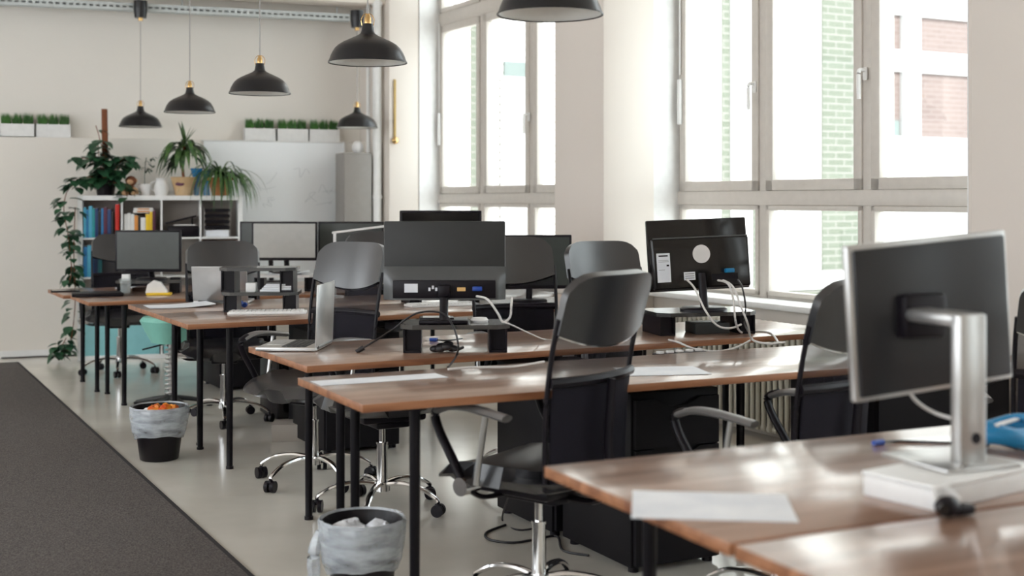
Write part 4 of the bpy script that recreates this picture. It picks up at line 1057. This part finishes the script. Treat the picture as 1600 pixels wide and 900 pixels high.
vine([(0, 0, .12), (-.05, -.05, .3), (-.06, -.06, .45)], 16, .05, .085)
vine([(0, 0, .12), (.08, -.05, .22), (.15, -.06, .32), (.2, -.06, .26)], 20, .055, .09)
vine([(0, 0, .12), (-.02, -.06, .18), (.0, -.08, .30)], 18, .055, .09)
vine([(0, 0, .12), (-.12, -.08, .16), (-.2, -.1, .12), (-.27, -.12, .05)], 18, .05, .08)
vine([(0, 0, .12), (.1, -.09, .10), (.16, -.12, .04), (.18, -.14, -.01)], 12, .05, .075)
vine([(-.02, 0, .35), (-.05, -.02, .5), (-.08, -.02, .60)], 5, .05, .08)
vine([(-.2, -.1, .12), (-.30, -.17, .04), (-.33, -.18, -.12), (-.30, -.18, -.3)], 16, .05, .08)
vine([(-.3, -.18, -.3), (-.27, -.18, -.6), (-.29, -.18, -.75)], 13, .04, .07)
vine([(-.24, -.18, -.1), (-.25, -.18, -.5), (-.24, -.18, -.9), (-.27, -.18, -1.2), (-.31, -.18, -1.33)], 34, .035, .065)
vine([(-.31, -.18, -1.2), (-.38, -.2, -1.33), (-.36, -.22, -1.36)], 14, .04, .06)
m.build('foliage', 'leaf', t); st.build('vine_stem', 'bark', t)

# dracaena in a cream pot
pp_ = on_shelf(287)
t = thing('dracaena_plant', 'spiky leafed plant in a cream pot at the middle of the shelf top', 'plant', pp_)
m = MB(); m.lathe([(.0005, 0), (.072, 0), (.085, .06), (.112, .155), (.116, .16), (.110, .163), (.10, .15), (.0005, .15)], seg=32); pot = m.build('pot', 'cream', t)
m = MB(); m.ball((-.01, -.094, .10), .018, (2.2, .35, 1), 12); m.build('painted_motif', BOOK['plum'], pot)
m = MB(); m.tube([(0, 0, .14), (-.01, 0, .3), (.01, 0, .43)], .012, 8); m.build('stem', 'bark', t)
m = MB()
for k in range(40):
    a = k * 2.4; e = rr.uniform(.0, .7); L = rr.uniform(.22, .34); leaf(m, (.01 * math.cos(a), .01 * math.sin(a), .34 + .12 * rr.random()), (math.cos(a), math.sin(a), e), L * 1.1, .022, rr.uniform(1.6, 2.8), 8, fold=.3)
for a in (1.9, 2.2): leaf(m, (.01, 0, .44), (math.cos(a) * .45, .1, 1), .22, .02, .2, 8, fold=.3)
for a in (.6, .9, 1.2): leaf(m, (.01, 0, .44), (math.cos(a) * .7, .1, 1), .18, .022, .3, 8, fold=.3)
for k in range(26):
    a = rr.uniform(2.2, 4.0); leaf(m, (-.06 + rr.uniform(-.05, .03), -.03, .26 + .1 * rr.random()), (math.cos(a) * .6, -.2, -.3), rr.uniform(.10, .2), .016, 1.0, 6, fold=.3)
m.build('foliage', ['leaf2'], t)

# spider plant in terracotta
pp_ = on_shelf(344)
t = thing('spider_plant', 'arching grassy plant in a terracotta pot at the right end of shelf top', 'plant', pp_)
m = MB(); m.lathe([(.0005, 0), (.07, 0), (.10, .13), (.112, .135), (.112, .16), (.102, .16), (.096, .14), (.0005, .14)], seg=32); m.build('pot', 'terra', t)
m = MB()
for k in range(110):
    a = rr.uniform(0, 6.28); L = rr.uniform(.28, .56); sh_x = .5 if math.cos(a) > -.2 else .2
    leaf(m, (.02 * math.cos(a) + .02, .02 * math.sin(a) - .02, .14), (math.cos(a) + .35, math.sin(a) * .8 - .2, rr.uniform(.5, 1.7)), L, .009, rr.uniform(2.2, 4.2), 10, fold=.3)
m.build('foliage', 'leaf2', t)

# small pots and toy
pp_ = on_shelf(226); t = thing('striped_pot', 'small white striped pot with a thin flower stem on the shelf top', 'pot', pp_)
m = MB(); m.lathe([(.0005, 0), (.045, 0), (.058, .10), (.052, .10), (.04, .01), (.0005, .01)], seg=36, wob=lambda a, i: .03 * math.sin(18 * a)); m.build('pot', 'wplastic', t)
m = MB(); m.tube([(0, 0, .01), (.0, 0, .2), (.015, 0, .33)], .003, 5); m.build('stem', 'leaf', t)
m = MB()
for k in range(16):
    a = rr.uniform(0, 6.28); leaf(m, (.03 + rr.uniform(-.03, .05), 0, .25 + rr.uniform(-.05, .08)), (math.cos(a), math.sin(a), rr.uniform(-.6, .4)), .07, .012, .8, 5)
m.build('foliage', 'leaf', t)
pp_ = on_shelf(252, .11); t = thing('white_jug', 'white rounded jug left of the cream plant pot', 'jug', pp_)
m = MB(); m.lathe([(.0005, 0), (.05, 0), (.062, .05), (.06, .09), (.04, .13), (.045, .15), (.04, .15), (.035, .13), (.0005, .12)], seg=32); m.build('jug_body', 'white', t)
m = MB(); m.tube([(-.045, 0, .125), (-.085, 0, .11), (-.085, 0, .06), (-.055, 0, .04)], .007, 8); m.build('handle', 'white', t)
pp_ = on_shelf(307, .17); m = MB(); m.lathe([(.0005, 0), (.02, 0), (.03, .15), (.055, .24), (.05, .24), (.024, .15), (.0005, .14)], seg=24)
tag(m.build('blue_vase', see_through(mat('blue_glass', (.05, .30, .62), .1), .4), None, pp_), 'blue glass vase behind the cream plant pot', 'vase')
pp_ = on_shelf(323, .17); m = MB(); m.lathe([(.0005, 0), (.03, 0), (.02, .12), (.04, .22), (.036, .22), (.015, .12), (.0005, .1)], seg=24)
tag(m.build('blue_goblet', bpy.data.materials['blue_glass'], None, pp_), 'blue glass goblet left of the terracotta pot', 'goblet')
pp_ = on_shelf(205, .08); t = thing('plush_toy', 'brown and tan plush animal toy sitting beside the climbing plant', 'toy', pp_)
m = MB(); m.ball((0, 0, .045), .045, (1.05, .9, 1)); m.build('body', 'brown', t)
m = MB(); m.ball((0, -.005, .125), .045, (1.05, .9, 1)); hd_ = m.build('head', 'brown', t)
m = MB(); m.ball((.0, -.035, .118), .026, (1.1, .6, .9)); m.build('muzzle', 'tan', hd_)
m = MB(); m.ball((-.045, 0, .13), .014, (.6, .5, 1)); m.ball((.045, 0, .13), .014, (.6, .5, 1)); m.build('ears', 'tan', hd_)
for sx in (-1, 1):
    m = MB(); m.tube([(sx * .03, -.02, .06), (sx * .06, -.04, .04), (sx * .065, -.055, .018)], .015, 8); m.build('arm', 'tan', t)
    m = MB(); m.tube([(sx * .025, -.02, .02), (sx * .04, -.06, .018), (sx * .04, -.09, .022)], .017, 8); m.build('leg', 'tan', t)
